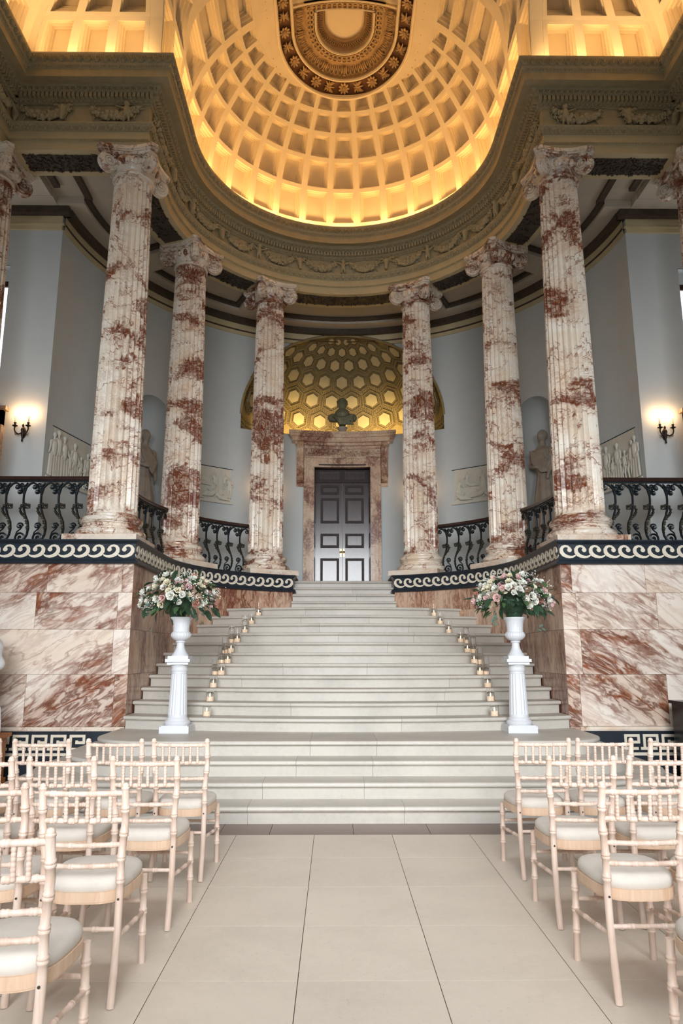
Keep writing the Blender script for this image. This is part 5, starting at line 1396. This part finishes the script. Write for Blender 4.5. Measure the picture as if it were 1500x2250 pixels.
for s, side in ((-1, 'left'), (1, 'right')):
    for i, (x, y, h) in enumerate(cd[s]):
        k = i+5; R = YS-NY[k-1]; yf = YS-sqrt(R*R-x*x); y = yf+.13; z = RISE*k+.001
        lb = (ordn[i]+' tea candle in a glass on the '+side+' side of the stairs') if i in (0, 9) else ordn[i]+' tea candle from the bottom on the '+side+' side of the stairs'
        t = thing('candle_holder', lb, 'candle', (x, y, z), 0, 'glass candle holders up the stairs')
        g = G(); g.lathe([(.001, 0), (.048, 0), (.050, .003), (.050, h), (.0475, h), (.0475, .004), (.001, .004)], 20, cap=False); g.obj('glass', M['glass'], t, 40)
        link('candle', WAX, t); link('flame', FLM, t)
        if i in (3, 4, 5, 6):                       # a second light stands close behind
            xx = x-s*.11; R2 = YS-NY[k-1]; y2 = YS-sqrt(R2*R2-xx*xx)+.19
            t2 = thing('candle_holder', 'tall clear glass just behind the '+ordn[i]+' tea candle from the bottom, '+side+' side', 'candle', (x+s*.10, y+.075, z), 0, 'glass candle holders up the stairs')
            g = G(); g.lathe([(.001, 0), (.042, 0), (.044, .003), (.044, h+.05), (.0415, h+.05), (.0415, .004), (.001, .004)], 20, cap=False); g.obj('glass', M['glass'], t2, 40); link('candle', WAX, t2, scale=(.88, .88, .8))

# ------------------------------------------------------------------ chiavari chairs
def bamboo(g, pts, r, rings=(), n=10):
    """turned rod: raised double rings at fractions along the rod"""
    P = [Vector(p) for p in pts]; L = [0]
    for a, b in zip(P, P[1:]): L.append(L[-1]+(b-a).length)
    tot = L[-1]; fr = sorted(set([x/tot for x in L]+[0, 1])); ev = [(f, 1.0) for f in fr if all(abs(f-q) > .012/tot*1.2 for q in rings)]
    for q in rings:
        e = .007/tot
        for df, k in ((-2.1, 1.0), (-1.7, 1.18), (-1.0, 1.24), (-.3, 1.16), (0, 1.06), (.3, 1.16), (1.0, 1.24), (1.7, 1.18), (2.1, 1.0)): ev.append((q+df*e, k))
    ev.sort()
    def at(f):
        d = max(0, min(1, f))*tot
        for i in range(len(L)-1):
            if L[i+1] >= d-1e-9: return P[i].lerp(P[i+1], (d-L[i])/max(1e-9, L[i+1]-L[i]))
        return P[-1]
    g.tube([at(f) for f, k in ev], [r*k for f, k in ev], n)
def chair_parts(t):
    hw = .170
    ctrl = [(0, -.275, 0), (0, -.248, .16), (0, -.228, .32), (0, -.222, .45), (0, -.232, .60), (0, -.255, .76), (0, -.285, .90)]
    for s in (-1, 1):
        g = G(); pts = [(s*(hw+(.012 if z > .6 else 0)+.004*(z > .7)), y, z) for _, y, z in ctrl]; bamboo(g, pts, .0178, (.555, .66, .78, .90), 10); e = pts[-1]
        g.lathe([(.0165, -.004), (.020, .0), (.021, .006), (.0165, .010), (.017, .016), (.013, .024), (.004, .028)], 10, e); g.obj('back_post', M['lime'], t, 50)
        g = G(); bamboo(g, [(s*.186, .185, .41), (s*.189, .190, .20), (s*.192, .196, 0)], .0172, (.18, .42, .66), 10); g.obj('front_leg', M['lime'], t, 50)
        g = G(); bamboo(g, [(s*.172, -.232, .265), (s*.190, .19, .235)], .0105, (.33, .68), 8); g.obj('side_stretcher', M['lime'], t, 50)
    def yb(z): 
        for (a, b) in zip(ctrl, ctrl[1:]):
            if a[2] <= z <= b[2]: return a[1]+(b[1]-a[1])*(z-a[2])/(b[2]-a[2])
    for nm, z, r, bow in (('top_rail', .882, .0125, .024), ('back_rail', .762, .012, .024), ('back_rail', .655, .0115, .024), ('back_rail', .565, .0115, .024)):
        y = yb(z); g = G(); bamboo(g, [(-hw-.008+2*(hw+.008)*i/8, y-bow*sin(pi*i/8), z) for i in range(9)], r, (.12, .37, .63, .88), 8); g.obj(nm, M['lime'], t, 50)
    sg = G(); bamboo(sg, [(0, 0, 0), (0, .012, -.12)], .0085, (.10, .36, .64, .90), 8); sm = sg.mesh('spindle', M['lime'], 50)
    for i in range(6):
        f = (i+1)/7; x = -hw+2*hw*f; link('spindle', sm, t, (x, yb(.88)-.024*sin(pi*f)-.0, .882))
    g = G(); bamboo(g, [(-hw, -.236, .30), (hw, -.236, .30)], .0105, (.28, .72), 8); g.obj('rear_stretcher', M['lime'], t, 50)
    g = G(); bamboo(g, [(-.186, .19, .285), (.186, .19, .285)], .0105, (.28, .72), 8); g.obj('front_stretcher', M['lime'], t, 50)
    def seat_pt(a, k=1.0, cx=.0):
        c, s_ = cos(a), sin(a); p = 3.2; rr = 1/((abs(c)**p+abs(s_)**p)**(1/p)); x, y = rr*c, rr*s_
        return (x*(.198+.016*y)*k, (y*.215-.012)*k)
    n = 44; pl = [seat_pt(2*pi*i/n) for i in range(n)]
    g = G(); g.prism(pl, .405, .447); g.prism([(x*.985, y*.985) for x, y in pl], .398, .405); g.obj('seat_frame', M['beech'], t, 30)
    g = G(); vs = []; lv = [(.955, .447), (.975, .455), (.985, .470), (.965, .487), (.90, .500), (.75, .509), (.5, .514), (.2, .516)]
    for k, z in lv: vs += [(*seat_pt(2*pi*i/n, k), z) for i in range(n)]
    g.add(vs, [(j*n+i, j*n+(i+1) % n, (j+1)*n+(i+1) % n, (j+1)*n+i) for j in range(len(lv)-1) for i in range(n)]+[tuple(range((len(lv)-1)*n, len(lv)*n))]); g.obj('cushion', M['cushion'], t, 60)
    g = G()
    for s in (-1, 1): g.tube([(s*(hw), -.243, .425), (s*hw, -.2465, .425)], .005, 8)
    g.obj('seat_bolt', M['leafiron'], t, 50)
rowY = [5.48, 4.60, 3.72, 2.86]; names = ['front row', 'second row', 'third row', 'back row']
cr = random.Random(4); ch0 = None
layout = {-1: [[-1.232, -1.69, -2.20, -2.70], [-1.256, -1.734, -2.20], [-1.31, -1.77, -2.25], [-1.31]], 1: [[1.29, 1.742, 2.24, 2.72], [1.274, 1.73, 2.22], [1.25, 1.72], [1.335]]}
nth = ['aisle chair', 'chair next to the aisle chair', 'third chair from the aisle', 'fourth chair from the aisle']
for s, side in ((-1, 'left'), (1, 'right')):
    for r in range(4):
        for i, x in enumerate(layout[s][r]):
            lb = 'limewashed '+nth[i]+' in the '+names[r]+' on the '+side+', spindle back'
            loc = (x, rowY[r]+cr.uniform(-.012, .012), .0005); rz = cr.uniform(-.03, .03)
            if ch0 is None: ch0 = thing('wedding_chair', lb, 'chair', loc, rz, 'limewashed wedding chairs'); chair_parts(ch0)
            else: c = copy_tree(ch0); c.location = loc; c.rotation_euler = (0, 0, rz); c['label'] = lb

# ------------------------------------------------------------------ black piano at the right, draped statue on an oak stand at the left
pn = thing('upright_piano', 'black lacquered piano standing against the right podium', 'piano', (4.54, 8.52, 0))
g = G(); g.box(-.64, .64, -.30, .30, .10, .93); g.obj('case', M['black'], pn, 0)
g = G(); g.box(-.665, .665, -.33, .33, .93, .965); g.obj('lid', M['black'], pn, 0)
g = G(); g.box(-.62, .62, -.325, -.30, .30, .44); g.obj('lower_panel', M['black'], pn, 0)
g = G(); g.box(-.60, .60, -.318, -.30, .55, .86); g.obj('upper_panel', M['black'], pn, 0)
for x in (-.58, .58): g = G(); g.box(x-.05, x+.05, -.32, .28, 0, .10); g.obj('foot', M['black'], pn, 0)
for x in (-.52, .0, .52): g = G(); g.box(x-.025, x+.025, -.334, -.318, .60, .64); g.obj('hinge', M['brass'], pn, 0)
pp_ = G(); pp_.box(-.15, .15, -.10, .10, 0, .012); tag(link('sheet_music', pp_.mesh('sheet_music', M['white'], 0), None, (4.20, 8.50, .9655)), 'white sheet music lying on the black piano', 'paper')
ok = thing('oak_stand', 'orange oak stand beside the left podium, under the white statue', 'stand', (-4.39, 8.45, 0))
g = G(); g.box(-.36, .36, -.32, .32, .10, .56); g.obj('cabinet_body', M['oak'], ok, 0)
g = G(); g.box(-.40, .40, -.36, .36, .56, .60); g.obj('cabinet_top', M['oak'], ok, 0)
g = G(); g.box(-.38, .38, -.34, .34, 0, .10); g.obj('cabinet_plinth', M['oak'], ok, 0)
for x in (-.2, .2): g = G(); g.box(x-.14, x+.14, -.335, -.32, .16, .50); g.obj('cabinet_panel', M['oak'], ok, 0)
st_ = thing('draped_marble_statue', 'white marble draped statue on the oak stand at the left edge', 'statue', (-4.42, 8.45, .60))
g = G()
def bodyw(u, v):
    a = 2*pi*u; k = v; rx = .40-.06*k if k < .3 else (.34-.05*sin((k-.3)*5) if k < .8 else .28*(1-(k-.8)*3.6)); f = 1+.08*sin(9*a+3*k)+.05*sin(15*a-5*k); return (rx*f*cos(a), rx*.8*f*sin(a), .02+1.1*k)
g.grid(bodyw, 56, 30); g.ell((-.02, -.04, 1.30), (.10, .12, .15), 2); g.cap((0, 0, 1.05), (0, -.02, 1.2), .08, .07); g.ell((-.02, -.16, 1.29), (.02, .025, .035), 1); g.ell((-.02, .0, 1.34), (.12, .13, .13), 2)
g.cap((.18, -.02, 1.08), (.33, -.10, .98), .13, .12); g.cap((.33, -.10, .98), (.40, -.14, .82), .11, .06); g.cap((.22, -.05, .98), (.40, -.10, .80), .10, .085); g.cap((.40, -.10, .80), (.36, -.24, .66), .075, .055); g.ell((.34, -.28, .63), (.05, .06, .045), 1)
for i in range(6): g.tube([(.30-.03*i, -.16, .95-.05*i), (.38-.03*i, -.20, .70-.05*i), (.30-.05*i, -.26, .42-.04*i)], .03, 5)
g.cap((-.22, -.05, .98), (-.34, -.14, .72), .09, .07); g.cap((-.34, -.14, .72), (-.10, -.26, .64), .06, .05)
g.lathe([(.36, 0), (.385, .03), (.36, .06), (.3, .08)], 24)
link('draped_figure', remesh(g, 'draped_figure', M['marblewhite'], .018, 1), st_)
